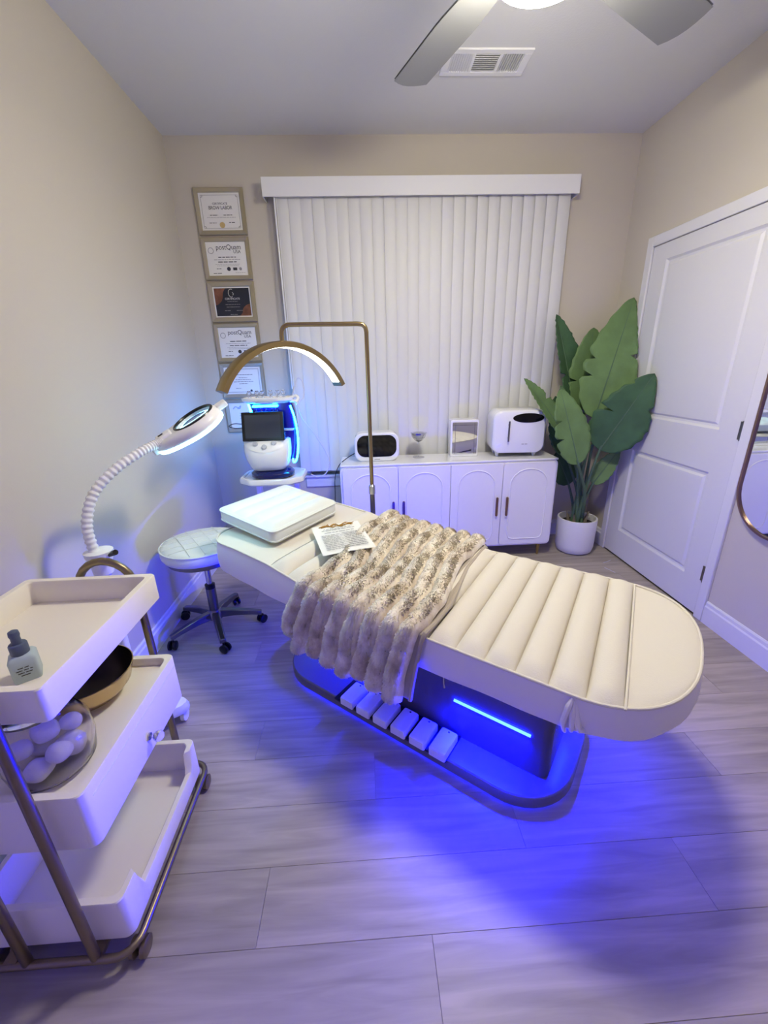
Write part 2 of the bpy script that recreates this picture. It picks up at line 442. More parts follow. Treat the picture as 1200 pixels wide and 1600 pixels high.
# ------------------------------------------------------------------ ceiling vent
vt = thing('ceiling_vent', 'white rectangular air vent with three louvre sections on the ceiling', 'vent', (0.645, 2.522, ZC))
f = MB(); hx, hy = 0.205, 0.092
for a, b2, c, d in ((-hx, hx, -hy, -hy+.03), (-hx, hx, hy-.03, hy), (-hx, -hx+.035, -hy+.03, hy-.03), (hx-.035, hx, -hy+.03, hy-.03), (-.072, -.056, -hy+.03, hy-.03), (.056, .072, -hy+.03, hy-.03)):
    f.bx(a, b2, c, d, -.008, 0)
part('vent_frame', f, M['white'], vt, bevel=0.002)
part('backing', MB().bx(-hx+.03, hx-.03, -hy+.025, hy-.025, -.0015, -.0005), M['dark'], vt)
for s0, s1, tilt in ((-.17, -.072, 35), (.072, .17, -35)):
    lo = MB()
    for k in range(9):
        cx = s0+(s1-s0)*(k+.5)/9
        lo.box((cx, 0, -.006), (.0095, 2*hy-.06, .0012), mtx=Matrix.Rotation(R_(tilt), 3, 'Y'))
    part('louvres', lo, M['white'], vt, smooth=False)
lo = MB()
for k in range(9):
    cy = -hy+.03+(2*hy-.06)*(k+.5)/9; lo.box((0, cy, -.006), (.112, .012, .0012), mtx=Matrix.Rotation(R_(24), 3, 'X'))
part('louvres', lo, M['white'], vt, smooth=False)

# ------------------------------------------------------------------ ceiling fan with its light
FX, FY, FZ = 0.545, 1.50, 2.49
fan = thing('ceiling_fan', 'grey ceiling fan with wide blades and a round lit lamp in its centre', 'fan', (FX, FY, FZ))
part('ceiling_canopy', MB().lathe([(.075, ZC-FZ), (.075, ZC-FZ-.03), (.03, ZC-FZ-.055), (.016, ZC-FZ-.06)][::-1], 24), M['fanmetal'], fan)
part('down_rod', MB().lathe([(.013, .04), (.013, ZC-FZ-.05)], 12), M['fanmetal'], fan)
part('motor_housing', MB().lathe([(.10, -.039), (.153, -.036), (.153, -.01), (.125, .03), (.07, .055), (.02, .06)], 32), M['fanmetal'], fan)
part('light_dome', MB().lathe([(.002, -.116), (.10, -.115), (.130, -.111), (.145, -.102), (.149, -.090), (.149, -.038)], 32), M['fan'], fan, label='lit round white lamp dome')
bm_ = MB()
def blade(u, v, dz=0):
    r = 0.12+0.655*u
    wdt = 0.055+0.026*min(1, u*2.2)
    a = (v-.5)*2
    if u > .86:
        q = (u-.86)/.14; r = 0.12+0.655*.86 + .655*.14*q*(1-0.34*max(0, a)**2*1.0 - .18*max(0, -a)**2)
    return (r, a*wdt, -0.012*a*1.1+dz)
bm_.grid(lambda u, v: blade(u, v), 14, 6); bm_.grid(lambda u, v: blade(u, 1-v, .007), 14, 6)
blade_me = mesh('blade', bm_, M['blade'])
arm = MB(); arm.box((.14, 0, .0), (.12, .05, .006)); arm_me = mesh('blade_bracket', arm, M['fanmetal'])
for k, ang in enumerate((113, 31, 203, 293)):
    b = part('blade', blade_me, None, fan, rot=(0, 0, R_(ang)))
    part('blade_bracket', arm_me, None, b, loc=(0, 0, .008))

# ------------------------------------------------------------------ framed certificates on the back wall
CX = -0.857; CW = 0.308
certs = [(2.470, 2.210), (2.203, 1.953), (1.947, 1.697), (1.692, 1.440), (1.434, 1.192), (1.186, 0.945)]
clab = ['top framed certificate of the column, cream paper with a round gold seal',
        'second framed certificate from the top, gold frame, large postQuam heading above glossy lower corners',
        'framed black certificate with copper swirls, third from the top of the column',
        'fourth framed certificate from the top, cream postQuam sheet just below the black one',
        'framed certificate with a scalloped border behind the gold lamp arch',
        'lowest framed certificate, pale sheet with a swirl logo behind the facial machine']
for i, (z1, z0) in enumerate(certs):
    t = thing('framed_certificate', clab[i], 'certificate', (CX, YB, (z0+z1)/2), 0, 'framed certificates in a column on the back wall')
    hw, hh = CW/2, (z1-z0)/2-.002; fw = 0.026 if i != 2 else 0.030
    fm = MB()
    def fr(iw, yy): return [(-hw+iw, yy, -hh+iw), (hw-iw, yy, -hh+iw), (hw-iw, yy, hh-iw), (-hw+iw, yy, hh-iw)]
    fm.rings([fr(0, -.001), fr(0, -.016), fr(.004, -.020), (fr(fw-.004, -.016)), fr(fw, -.012), fr(fw, -.001)], caps=False, loop=True)
    part('frame', fm, M['goldframe'] if i < 4 else mat('silver_frame', (176, 172, 158), .35, .6), t, smooth=False)
    iw, ih = hw-fw, hh-fw
    part('backing_sheet', MB().bx(-iw, iw, -.008, -.001, -ih, ih), M['paper'], t, smooth=False)
    EX, EY = (1, 0, 0), (0, 0, 1)
    def T(s, size, x, z, m='ink', **k): return text(s, size, M[m], t, (x, -.0083, z), EX, EY, **k)
    def LN(rows, m='inklight', h=.0035, seed=1): return lines(rows, M[m], t, (0, -.0083, 0), EX, EY, h, seed=seed+i)
    if i == 0:
        b = MB(); bw, bh = iw-.012, ih-.012
        for d in ((-bw, bw, bh-.002, bh), (-bw, bw, -bh, -bh+.002), (-bw, -bw+.002, -bh, bh), (bw-.002, bw, -bh, bh)):
            b.bx(d[0], d[1], -.0088, -.008, d[2], d[3])
        for sx in (-1, 1):
            for sz in (-1, 1): b.tube([(sx*(bw-.012), -.0085, sz*(bh-.001)), (sx*(bw-.010), -.0085, sz*(bh-.010)), (sx*(bw-.001), -.0085, sz*(bh-.012))], .002, 6)
        part('border', b, M['inklight'], t)
        T('CERTIFICATE', .016, 0, .043); T('BROW LABOR', .027, 0, .021, sx=.85)
        LN([(-.07, -.02, -.018), (.015, .07, -.018)], 'ink', .005); LN([(-.09, .09, -.030)], seed=4)
        LN([(-.08, -.035, -.060), (.045, .085, -.058)], 'ink', .005, 7)
        part('seal', MB().prism([(.016*math.cos(2*PI*k/20)*(1+.06*(k % 2)), -.072+.016*math.sin(2*PI*k/20)*(1+.06*(k % 2))) for k in range(20)], -.0095, -.008, 'xz'), M['seal'], t, label='round gold seal')
    elif i in (1, 3):
        T('postQuam', .040, .018, .066, sx=.95); T('USA', .026, .070, .040)
        rg_ = MB(); rg_.tube([(-.098+.017*math.cos(2*PI*k/20), -.0088, .048+.017*math.sin(2*PI*k/20)) for k in range(20)], .0016, 6, loop=True)
        part('stamp', rg_, M['inklight'], t)
        LN([(-.055, .06, .010)], 'ink', .007, 3); LN([(-.085, .085, -.004)], 'inklight', .004, 5); LN([(-.06, .06, -.017)], 'ink', .007, 9)
        LN([(-.08, .08, -.031), (-.07, .07, -.039)], 'inklight', .003, 11)
        dk = MB(); dk.lathe([(.012, 0), (.012, .001)], 20)
        d = part('emblem', MB().prism([(.004+.012*math.cos(2*PI*k/20), -.058+.012*math.sin(2*PI*k/20)) for k in range(20)], -.0092, -.008, 'xz'), M['ink'], t)
        part('emblem', MB().bx(.032, .058, -.0092, -.008, -.066, -.050), M['ink'], t)
        part('emblem', MB().prism([(.080+.009*math.cos(2*PI*k/20), -.058+.009*math.sin(2*PI*k/20)) for k in range(20)], -.0092, -.008, 'xz'), M['inklight'], t)
        LN([(-.075, -.045, -.056), (-.10, -.045, -.083)], 'ink', .005, 13); LN([(.045, .11, -.080)], 'inklight', .003, 2)
    elif i == 2:
        part('print', MB().bx(-iw+.008, iw-.008, -.0092, -.008, -ih+.008, ih-.008), M['paperdark'], t, smooth=False)
        a, c = iw-.009, ih-.009
        part('swirl', MB().prism([(-a, c)] + [(-a+.075*math.sin(R_(q))*(1+.18*math.sin(R_(q*4))), c-.085*math.cos(R_(q))*(1+.2*math.cos(R_(q*3)))) for q in range(0, 91, 10)], -.0096, -.009, 'xz'), M['brownfoil'], t)
        part('swirl', MB().prism([(a, -c)] + [(a-.075*math.sin(R_(q))*(1+.18*math.sin(R_(q*4))), -c+.06*math.cos(R_(q))*(1+.2*math.cos(R_(q*3)))) for q in range(0, 91, 10)], -.0096, -.009, 'xz'), M['brownfoil'], t)
        e = MB(); e.tube([(-.004+.018*math.cos(R_(q)), -.0096, .055+.024*math.sin(R_(q))) for q in range(60, 301, 15)], .0015, 6)
        e.tube([(.004, -.0096, .060), (.012, -.0096, .05), (.006, -.0096, .042)], .0015, 6)
        part('emblem', e, M['inkwhite'], t)
        text('CERTIFICATE', .017, M['inkwhite'], t, (0, -.0095, .020), EX, EY)
        lines([(-.035, .035, .004), (-.05, .05, -.014), (-.045, .045, -.030), (-.06, -.02, -.052), (.02, .06, -.052), (-.025, .025, -.076)], M['inklight'], t, (0, -.0095, 0), EX, EY, .0035, seed=21)
    elif i == 4:
        b = MB(); bw, bh = iw-.012, ih-.012
        for k in range(26):
            for s in (-1, 1): b.tube([(-bw+2*bw*(k+.5)/26-.0035, -.0086, s*bh), (-bw+2*bw*(k+.5)/26, -.0086, s*(bh-.005)), (-bw+2*bw*(k+.5)/26+.0035, -.0086, s*bh)], .0016, 5)
        for k in range(18):
            for s in (-1, 1): b.tube([(s*bw, -.0086, -bh+2*bh*(k+.5)/18-.0035), (s*(bw-.005), -.0086, -bh+2*bh*(k+.5)/18), (s*bw, -.0086, -bh+2*bh*(k+.5)/18+.0035)], .0016, 5)
        part('border', b, M['inklight'], t)
        LN([(-.06, .07, .040), (-.03, .03, .020), (-.055, .055, .006), (-.07, .07, -.008), (-.03, .03, -.022), (-.06, -.02, -.052)], 'ink', .004, 17)
        part('seal', MB().prism([(.05+.008*math.cos(2*PI*k/16), -.070+.008*math.sin(2*PI*k/16)) for k in range(16)], -.0095, -.008, 'xz'), M['ink'], t)
    else:
        part('logo_swirl', MB().tube(bez([(-.10, -.009, .05), (-.085, -.009, .066), (-.06, -.009, .06), (-.045, -.009, .072), (-.05, -.009, .055), (-.07, -.009, .052)], 6), .003, 6), M['lilac'], t)
        LN([(-.06, .08, .02), (-.06, .08, 0), (-.06, .06, -.02), (-.05, .05, -.05)], 'lilac', .004, 19)

# ------------------------------------------------------------------ treatment bed
BO = (0.353, 1.348); BA = R_(-38.5)
bed = thing('treatment_bed', 'long white channel-tufted massage bed on a grey pedestal glowing blue underneath', 'bed', (BO[0], BO[1], 0), BA)
ZS = [(-1.13, .668), (-.9, .664), (-.71, .650), (-.53, .618), (-.36, .600), (-.1, .596), (.25, .598), (.5, .601), (.72, .612)]
def zb(s):
    if s <= ZS[0][0]: return ZS[0][1]
    for (a, za), (b, zb_) in zip(ZS, ZS[1:]):
        if s <= b:
            t = (s-a)/(b-a); return za+(zb_-za)*t
    return ZS[-1][1]
S0, S1, HW = -1.13, 0.718, 0.35
def hw(s):
    if s > .44:
        q = min(1, (s-.44)/(S1-.44)); return HW*max(0.0, 1-q**2.6)**(1/2.4)
    if s < S0+.13:
        q = min(1, (S0+.13-s)/.13); return HW-.13*(1-math.sqrt(max(0, 1-q*q)))
    return HW
SH = -0.07
def top_patch(sa, sb, bulge, nu=12, nv=26, sheara=SH, shearb=SH):
    """padded strip between seams sa and sb across the bed"""
    mb = MB()
    def fn(u, v):
        a = (v-.5)*2
        sA = sa+sheara*a*HW; sB = sb+shearb*a*HW
        s = sA+(sB-sA)*u
        sc_ = min(max(s, S0), S1)
        h = hw(sc_)
        n_ = a*h
        edge = max(0.0, 1-abs(a)**9)**.5
        z = zb(sc_) + bulge*math.sqrt(max(0, 1-(2*u-1)**2))*(.15+.85*edge) - .006*edge - .003
        return (sc_, n_, z)
    mb.grid(lambda u, v: fn(.5-.5*math.cos(PI*u), v), nu, nv); return mb
seams = [-.711, -.616, -.522, -.43, -.34, -.25, -.162, -.072, .016, .106, .196, .284, .372, .462, .546]
# headrest flat panel: own rounded end
def end_patch(head=True):
    mb = MB()
    def fn(u, v):
        a = (v-.5)*2
        if head:
            sB = seams[0]+SH*a*HW; uu = math.sin(u*PI/2)
            s = sB+(S0-sB)*uu
        else:
            sA = seams[-1]+SH*a*HW; uu = math.sin(u*PI/2)
            s = sA+(S1-sA)*uu
        h = hw(s); n_ = a*h
        edge = max(0.0, 1-abs(a)**6)**.5*max(0, 1-uu**8)**.5
        return (s, n_, zb(s)-.004+.012*edge)
    mb.grid(fn, 26, 24); 
    if head: mb.f = [f_[::-1] for f_ in mb.f]
    return mb
part('head_panel', end_patch(True), M['leather'], bed)
part('foot_panel', end_patch(False), M['leather'], bed)
for a, b in zip(seams, seams[1:]):
    part('padded_roll', top_patch(a, b, .037), M['leather'], bed)
# piping along the top edge and across the foot seam
def outline(n=26, off=0.0, dz=0.0, z=None):
    """around the mattress edge, near side first from head to foot"""
    ss = [S0+(S1-S0)*(.5-.5*math.cos(PI*k/(2*n))) for k in range(2*n+1)]
    fine = []
    o = []
    for s in ss: o.append((s, -hw(s)))
    for s in ss[::-1][1:]: o.append((s, hw(s)))
    # resample foot and head ends: close with straight run handled by hw -> 0 at the foot
    r = []
    for k, (s, n_) in enumerate(o):
        r.append(Vector((s+(off if s > .6 else (-off if s < S0+.02 else 0)), n_+(off if n_ > 0 else -off), (zb(s) if z is None else z)+dz)))
    return r
ol = outline(30)
part('piping', MB().tube(ol, .0045, 8, loop=True), M['leather'], bed)
def seam_line(s0):
    return [(s0+SH*a*HW, a*(hw(s0)-.002), zb(s0)+.010*max(0, 1-abs(a)**6)**.5+.002) for a in np.linspace(-1, 1, 20)]
part('piping', MB().tube(seam_line(seams[-1]), .0035, 8), M['leather'], bed)
# skirt: two fabric lengths meeting in a gathered fold near the foot
def zbot(s):
    P = [(-1.13, .535), (-.6, .492), (-.1, .472), (.1, .484), (.46, .493), (.6, .512), (.72, .520)]
    for (a, za), (b, zb_) in zip(P, P[1:]):
        if s <= b: return za+(zb_-za)*max(0, (s-a)/(b-a))
    return P[-1][1]
def skirt(o, wob):
    mb = MB(); rs = []
    for t in (0, .12, .35, .6, .85, 1):
        r = []
        for k, p in enumerate(o):
            zt = zb(p.x)-.003; z2 = zbot(p.x)+.0012*math.sin(k*.9)
            tn = (o[(k+1) % len(o)]-o[k-1]); tn.z = 0; tn.normalize(); nr = Vector((tn.y, -tn.x, 0))
            bul = .010*math.sin(PI*t*.9)+.0025*math.sin(k*1.1+t*2)*t*wob
            r.append(Vector((p.x, p.y, zt+(z2-zt)*t))+nr*bul)
        rs.append(r)
    mb.rings(rs, closed=False, caps=False); return mb
n_ol = len(ol)
near_main = [p for p in ol if p.y < 0 and p.x <= .455]
foot_run = [p for p in ol if p.x >= .455]
far_main = [p for p in ol if p.y >= 0 and p.x <= .455]
hk = [Vector((S0, -hw(S0)+2*hw(S0)*k/10, zb(S0))) for k in range(1, 10)]
j = Vector((.458, -hw(.458), zb(.458))); j2 = Vector((.458, hw(.458), zb(.458)))
part('skirt', skirt(hk[::-1]+near_main+[j], 1.0), M['skirt'], bed)
part('skirt', skirt([j]+foot_run+[j2], .8), M['skirt'], bed)
part('skirt', skirt([j2]+far_main+[Vector((S0, hw(S0), zb(S0)))], 1.0), M['skirt'], bed)
fo = MB()
for k, (dx, dz_, le) in enumerate(((0, 0, .115), (.014, -.02, .085), (.03, -.035, .06))):
    fo.tube(bez([(.458+dx*.3, -.351, .594+dz_*.3), (.452+dx, -.362, .56+dz_), (.446+dx*1.5, -.360, .594+dz_-le*.7), (.452+dx, -.350, .594+dz_-le)], 5), [.003, .006, .008, .009, .009]+[.008]*6+[.006]*4+[.004], 8)
part('skirt_fold', fo, M['skirt'], bed)
# mattress core closes the underside
cr = MB(); cr.rings([[Vector((p.x, p.y*.985, zb(p.x)-.045)) for p in ol], [Vector((p.x, p.y*.985, zbot(p.x)+.018)) for p in ol]])
part('mattress_core', cr, M['skirt'], bed)
part('zip_pull', MB().tube([(.10, -.352, .485), (.103, -.356, .462), (.106, -.356, .448)], [.0022, .0018, .0032], 6), M['chrome'], bed)
# pedestal: floor plate with rounded ends, upper step, column
def plate(x0, x1, hwid, z0, z1, r, n=10):
    return MB().prism(rrect(x0, x1, -hwid, hwid, r, n), z0, z1)
part('base_plate', plate(-.83, .47, .285, .012, .062, .2), M['grey'], bed, bevel=0.006)
part('underglow_strip', plate(-.81, .45, .268, .004, .011, .19), M['under'], bed, label='thin blue light under the base plate')
cl = MB(); cl.rings([[(x, y_, z) for x, y_ in rrect(-.30+d, .40-d, -.17+d*.4, .17-d*.4, .03, 4)] for d, z in ((0, .062), (0, .40), (.03, .46))])
part('pedestal_column', cl, M['column'], bed)
part('bed_frame', MB().bx(-.85, .60, -.24, .24, .445, .490), M['column'], bed, bevel=0.005)
hb = MB(); tl = R_(-38); nd = Vector((-math.cos(tl), 0, -math.sin(tl))); ud = Vector((-math.sin(tl), 0, math.cos(tl)))
hb.rings([[Vector((-.300, 0, .285))+Vector((0, y_, 0))+ud*z+nd*d for y_, z in rrect(-.12, .12, -.006, .006, .0055, 4)] for d in (-.006, .004)])
fb = MB(); tl = R_(60); nd = Vector((math.cos(tl), 0, -math.sin(tl))); ud = Vector((math.sin(tl), 0, math.cos(tl)))
fb.rings([[Vector((.404, 0, .223))+Vector((0, y_, 0))+ud*z+nd*d for y_, z in rrect(-.04, .15, -.006, .006, .0055, 4)] for d in (-.006, .003)])
part('light_bar', fb, M['ledfoot'], bed, label='blue light bar on the pedestal foot end')
part('light_bar', hb, M['ledhead'], bed, label='blue light bar on the pedestal end')
wl = MB(); wl.bx(-.44, .09, -.292, -.165, .055, .064)
part('pedal_well', wl, M['black'], bed)
for k in range(6):
    a = -.402+.0845*k
    mb = MB(); mb.rings([[(x, y_, z) for x, y_ in rrect(a+i, a+.066-i, -.300+i, -.190-i, .006, 2)] for i, z in ((0, .060), (0, .088), (.002, .093), (.006, .095))])
    pd = part('foot_pedal', mb, M['pedal'], bed)
    part('pedal_mark', MB().bx(a+.030, a+.037, -.206, -.200, .0945, .0957), M['ink'], pd)
for sgn in (-1, 1):
    lb = MB(); tl = R_(50) if sgn < 0 else R_(35)
    for_ = [(x, y_) for x, y_ in rrect(.055, .335, -.006, .006, .0055, 4)]
    nd = Vector((0, sgn*math.cos(tl), -math.sin(tl))); ud = Vector((0, sgn*math.sin(tl), math.cos(tl))); c0 = Vector((0, sgn*.176, .223))
    lb.rings([[c0+Vector((x, 0, 0))+ud*y_+nd*d for x, y_ in for_] for d in (-.008, .001)])
    if sgn < 0:
        for nm, en, dn, sp in (('added_beam_down', BED_ADDED_BEAM, 70, 108), ('added_beam_out', BED_ADDED_BEAM_OUT, -30, 105)):   # added unseen beams, boosting the bar's blue on floor, trolley and wall
            la = bpy.data.lights.new(nm, 'AREA'); la.shape = 'RECTANGLE'; la.size = .27; la.size_y = .01
            la.energy = en; la.color = (0.001, 0.002, 1.0); la.spread = R_(sp)
            lo_ = bpy.data.objects.new(nm, la); COL.objects.link(lo_); lo_.parent = bed
            bd_ = Vector((0, -math.cos(R_(dn)), -math.sin(R_(dn)))); xa_ = Vector((1, 0, 0)); ya_ = (-bd_).cross(xa_)
            lo_.matrix_local = Matrix.Translation(c0+Vector((.195, 0, 0))+nd*.006) @ Matrix((xa_, ya_, -bd_)).transposed().to_4x4()
    part('light_bar', lb, M['led'] if sgn < 0 else M['ledfar'], bed, label='blue light bar along the pedestal side')

# headrest pillow
pil = thing('headrest_pillow', 'flat white quilted pillow lying on the head end of the bed', 'pillow', (BO[0], BO[1], 0), BA)
def pillow(x0, x1, y0, y1, zc, th, shear):
    mb = MB()
    out = rrect(x0, x1, y0, y1, .035, 6); cx, cy = (x0+x1)/2, (y0+y1)/2
    def P(p, sc_, z): 
        x = cx+(p[0]-cx)*sc_; y_ = cy+(p[1]-cy)*sc_
        return (x+shear*(y_-cy), y_, z-.09*(x-cx))
    rs = [[P(p, s, zc+z) for p in out] for s, z in ((.2, -th/2), (.97, -th/2), (1.0, -th*.3), (1.0, th*.30), (.985, th*.45), (.95, th*.5), (.8, th*.58), (.2, th*.6))]
    mb.rings(rs); return mb, P, out
PX0, PX1, PY0, PY1, PZ, PT, PS = -1.175, -.785, -.255, .205, .728, .062, -.10
pm_, PF, pout = pillow(PX0, PX1, PY0, PY1, PZ, PT, PS)
part('cover', pm_, M['leather2'], pil, ang=60)
tp = MB()
def ptop(u, v):
    x = PX0+(PX1-PX0)*(.025+.95*u); y_ = PY0+(PY1-PY0)*(.025+.95*v)
    e = min(1, u/.06+.0, (1-u)/.06)*min(1, v/.06, (1-v)/.06); e = max(0, e)**.5
    r = .035; dx = max(0, abs(x-(PX0+PX1)/2)-((PX1-PX0)/2-r)); dy = max(0, abs(y_-(PY0+PY1)/2)-((PY1-PY0)/2-r)); q = math.hypot(dx, dy)
    if q > r*.8: x -= math.copysign(dx*(1-r*.8/q), x-(PX0+PX1)/2); y_ -= math.copysign(dy*(1-r*.8/q), y_-(PY0+PY1)/2)
    return PF((x, y_), 1.0, PZ+PT*.47+e*(.002+.016*abs(math.sin(PI*u*4))**.6))
tp.grid(ptop, 48, 20)
part('quilted_top', tp, M['leather2'], pil, ang=80)
part('piping', MB().tube([Vector(PF(p, 1.0, PZ+PT*.40)) for p in pout], .004, 8, loop=True), M['leather2'], pil)
part('piping', MB().tube([Vector(PF(p, 1.0, PZ-PT*.32)) for p in pout], .003, 8, loop=True), M['leather2'], pil)

# ------------------------------------------------------------------ faux fur throw
thr = thing('fur_throw', 'cream and taupe ribbed faux fur throw draped across the middle of the bed', 'blanket', (BO[0], BO[1], 0), BA)
NR = 8
def hem(t, q):
    """t 0 far edge .. 1 bottom of near drop;  q 0 head side .. 1 foot side -> s"""
    a = np.interp(t, [0, .30, .58, .70, 1], [-.615, -.575, -.480, -.480, -.600])
    b = np.interp(t, [0, .30, .58, .70, 1], [-.085, -.055, .015, .020, -.020])
    return a+(b-a)*q
PATH = [(.372, .560), (.364, .606), (.340, .622), (.18, .628), (0, .629), (-.18, .628), (-.325, .624), (-.362, .616), (-.376, .57), (-.386, .50), (-.394, .43), (-.398, .355)]
pl = [0]
for (a, b), (c, d) in zip(PATH, PATH[1:]): pl.append(pl[-1]+math.hypot(c-a, d-b))
def pth(t, off):
    L = t*pl[-1]
    n_ = np.interp(L, pl, [p[0] for p in PATH]); z = np.interp(L, pl, [p[1] for p in PATH])
    e = .02
    n1 = np.interp(L+e, pl, [p[0] for p in PATH])-np.interp(L-e, pl, [p[0] for p in PATH])
    z1 = np.interp(L+e, pl, [p[1] for p in PATH])-np.interp(L-e, pl, [p[1] for p in PATH])
    l = math.hypot(n1, z1)+1e-9
    return n_+off*(z1/l), z+off*(-n1/l)
T_EDGE = pl[7]/pl[-1]
def fur_pt(i, t, v, off=0.0, wob=True):
    q = (i+v)/NR
    tmax = 1.0+ (-.055 if i == 0 else 0) + .02*math.sin(i*2.1) + (.05*(abs(i-5)/5) if i < 4 else 0)*0 - .11*max(0, (i-5.2)/2.8)*0
    tt = t*tmax
    s = hem(min(tt, 1.0), q)
    bul = .044*math.sqrt(max(0, 1-(2*v-1)**2))
    cap = min(1.0, (1-t)/.04+.08)**.5*min(1.0, t/.03+.3)**.5
    wv = .004*math.sin(t*23+i*1.9)+.003*math.sin(t*51+i) if wob else 0
    n_, z = pth(tt, bul*cap+wv+off)
    zlift = zb(s)-.596
    return Vector((s+.006*math.sin(t*11+i)*(1 if wob else 0), n_, z+zlift*(1 if t < T_EDGE else max(0, 1-(t-T_EDGE)*3))))
allp = []; alln = []
for i in range(NR):
    mb = MB(); NU, NV = 64, 12
    mb.grid(lambda u, v: fur_pt(i, u, .5-.5*math.cos(PI*v)), NU, NV)
    part('fur_rib', mb, M['fur'], thr)
    for k in range(9000):
        t = random.random(); v = random.uniform(.14, .86)
        p = fur_pt(i, t, v); pu = fur_pt(i, min(1, t+.004), v)-fur_pt(i, max(0, t-.004), v); pv = fur_pt(i, t, min(1, v+.02))-fur_pt(i, t, max(0, v-.02))
        nn = pu.cross(pv)
        if nn.length < 1e-9: continue
        nn.normalize()
        c = Vector((fur_pt(i, t, .5)))
        if nn.z < -0.2 and t < .6: nn = -nn
        if t > T_EDGE and nn.y > 0.3: nn = -nn
        allp.append(p); alln.append((nn, pu.normalized()))
P = np.array([tuple(p) for p in allp]); Nn = np.array([tuple(a) for a, b in alln]); Tn = np.array([tuple(b) for a, b in alln])
K = len(P)
rd = rng.normal(size=(K, 3)); 
lock = np.stack([np.sin(P[:, 0]*90+P[:, 1]*40), np.cos(P[:, 1]*70-P[:, 2]*60), np.sin(P[:, 2]*80+P[:, 0]*50)], 1)
d = Nn*0.42+rd*.30+Tn*.42+lock*.30; d /= np.linalg.norm(d, axis=1, keepdims=True)
side = np.cross(d, Nn+rd*.12); side /= np.linalg.norm(side, axis=1, keepdims=True)
ln = rng.uniform(.005, .0105, (K, 1)); wdt = .0014
V = np.concatenate([P-side*wdt-Nn*.002, P+side*wdt-Nn*.002, P+d*ln*.6+side*wdt*.7+Nn*0, P+d*ln-np.array([[0, 0, .0035]])], 1).reshape(-1, 3)
me = bpy.data.meshes.new('fur'); me.vertices.add(len(V)); me.vertices.foreach_set('co', V.astype(np.float32).ravel())
F = np.arange(K)[:, None]*4+np.array([[0, 1, 2, 0, 2, 3]]); F = F.reshape(-1)
me.loops.add(len(F)); me.loops.foreach_set('vertex_index', F.astype(np.int32))
me.polygons.add(2*K); me.polygons.foreach_set('loop_start', np.arange(0, 6*K, 3, dtype=np.int32))
me.update(calc_edges=True); me.materials.append(M['fur']); me.shade_smooth()
vn = np.repeat(Nn+rd*.22, 4, axis=0); vn /= np.linalg.norm(vn, axis=1, keepdims=True)
me.normals_split_custom_set_from_vertices([tuple(q) for q in vn])
part('fur', me, None, thr, kind='stuff', label='soft cream fur pile')
bk = MB()
def back(u, v):
    s = hem(u*.985, -.015+1.05*v); n_, z = pth(u*.985, -.006); return (s, n_, z+(zb(s)-.596 if u < T_EDGE else (zb(s)-.596)*max(0, 1-(u-T_EDGE)*3)))
bk.grid(back, 50, 14)
lining = part('lining', bk, M['backing'], thr)
so = lining.modifiers.new('solid', 'SOLIDIFY'); so.thickness = .006
part('lining_hem', MB().tube([Vector(back(k/40, 1.0)) for k in range(41)], .0075, 8), M['backing'], thr)

# ------------------------------------------------------------------ price sheet lying on the bed
def bedw(s, n_, z):
    ca, sa_ = math.cos(BA), math.sin(BA); return Vector((BO[0]+s*ca-n_*sa_, BO[1]+s*sa_+n_*ca, z))
sh = thing('service_menu_sheet', 'white printed sheet with gold heading lying on the bed beside the throw', 'paper sheet', (BO[0], BO[1], 0), BA)
A, B_, C_, D = Vector((-.748, -.049, .694)), Vector((-.505, -.215, .682)), Vector((-.361, -.068, .708)), Vector((-.618, .130, .698))
ex = (D-A).normalized(); ey = (A-B_); ey = (ey-ex*ey.dot(ex)).normalized(); ez = ex.cross(ey)
Wd, Ht = (D-A).length, (A-B_).dot(ey)
mb = MB()
def pap(u, v, dz=0.0): return A+ex*(Wd*u)+ey*(-Ht*v)+ez*(dz+.004*math.sin(PI*u)*math.sin(PI*v*.8))
mb.grid(lambda u, v: pap(u, v), 8, 8); mb.grid(lambda u, v: pap(1-u, v, -.0015), 8, 8)
part('sheet', mb, M['paper'], sh)
O_ = A+ez*.0052
lines([(Wd*.2, Wd*.8, -Ht*.20), (Wd*.16, Wd*.84, -Ht*.25), (Wd*.2, Wd*.8, -Ht*.33)], M['ink'], sh, O_, ex, ey, .005, 'print_lines', 31)
lines([(Wd*(.12 if k % 2 else .55), Wd*(.46 if k % 2 else .9), -Ht*(.40+.026*k)) for k in range(20)], M['inklight'], sh, O_, ex, ey, .0045, 'print_lines', 32)
lines([(Wd*.1, Wd*.92, -Ht*(.41+.052*k)) for k in range(10)], M['inklight'], sh, O_, ex, ey, .004, 'print_lines', 35)
gb = MB(); rg2 = random.Random(5)
for k in range(16):
    u = .14+.62*k/15
    p = A+ex*(Wd*u)+ey*(-Ht*(.05+.06*rg2.random()))+ez*.004
    gb.tube([p, p+ex*.018+ey*rg2.uniform(-.014, .014), p+ex*.03+ey*rg2.uniform(-.02, .02)], [.0022, .0028, .001], 6)
part('gold_heading', gb, M['foil'], sh, label='gold foil flourish heading')

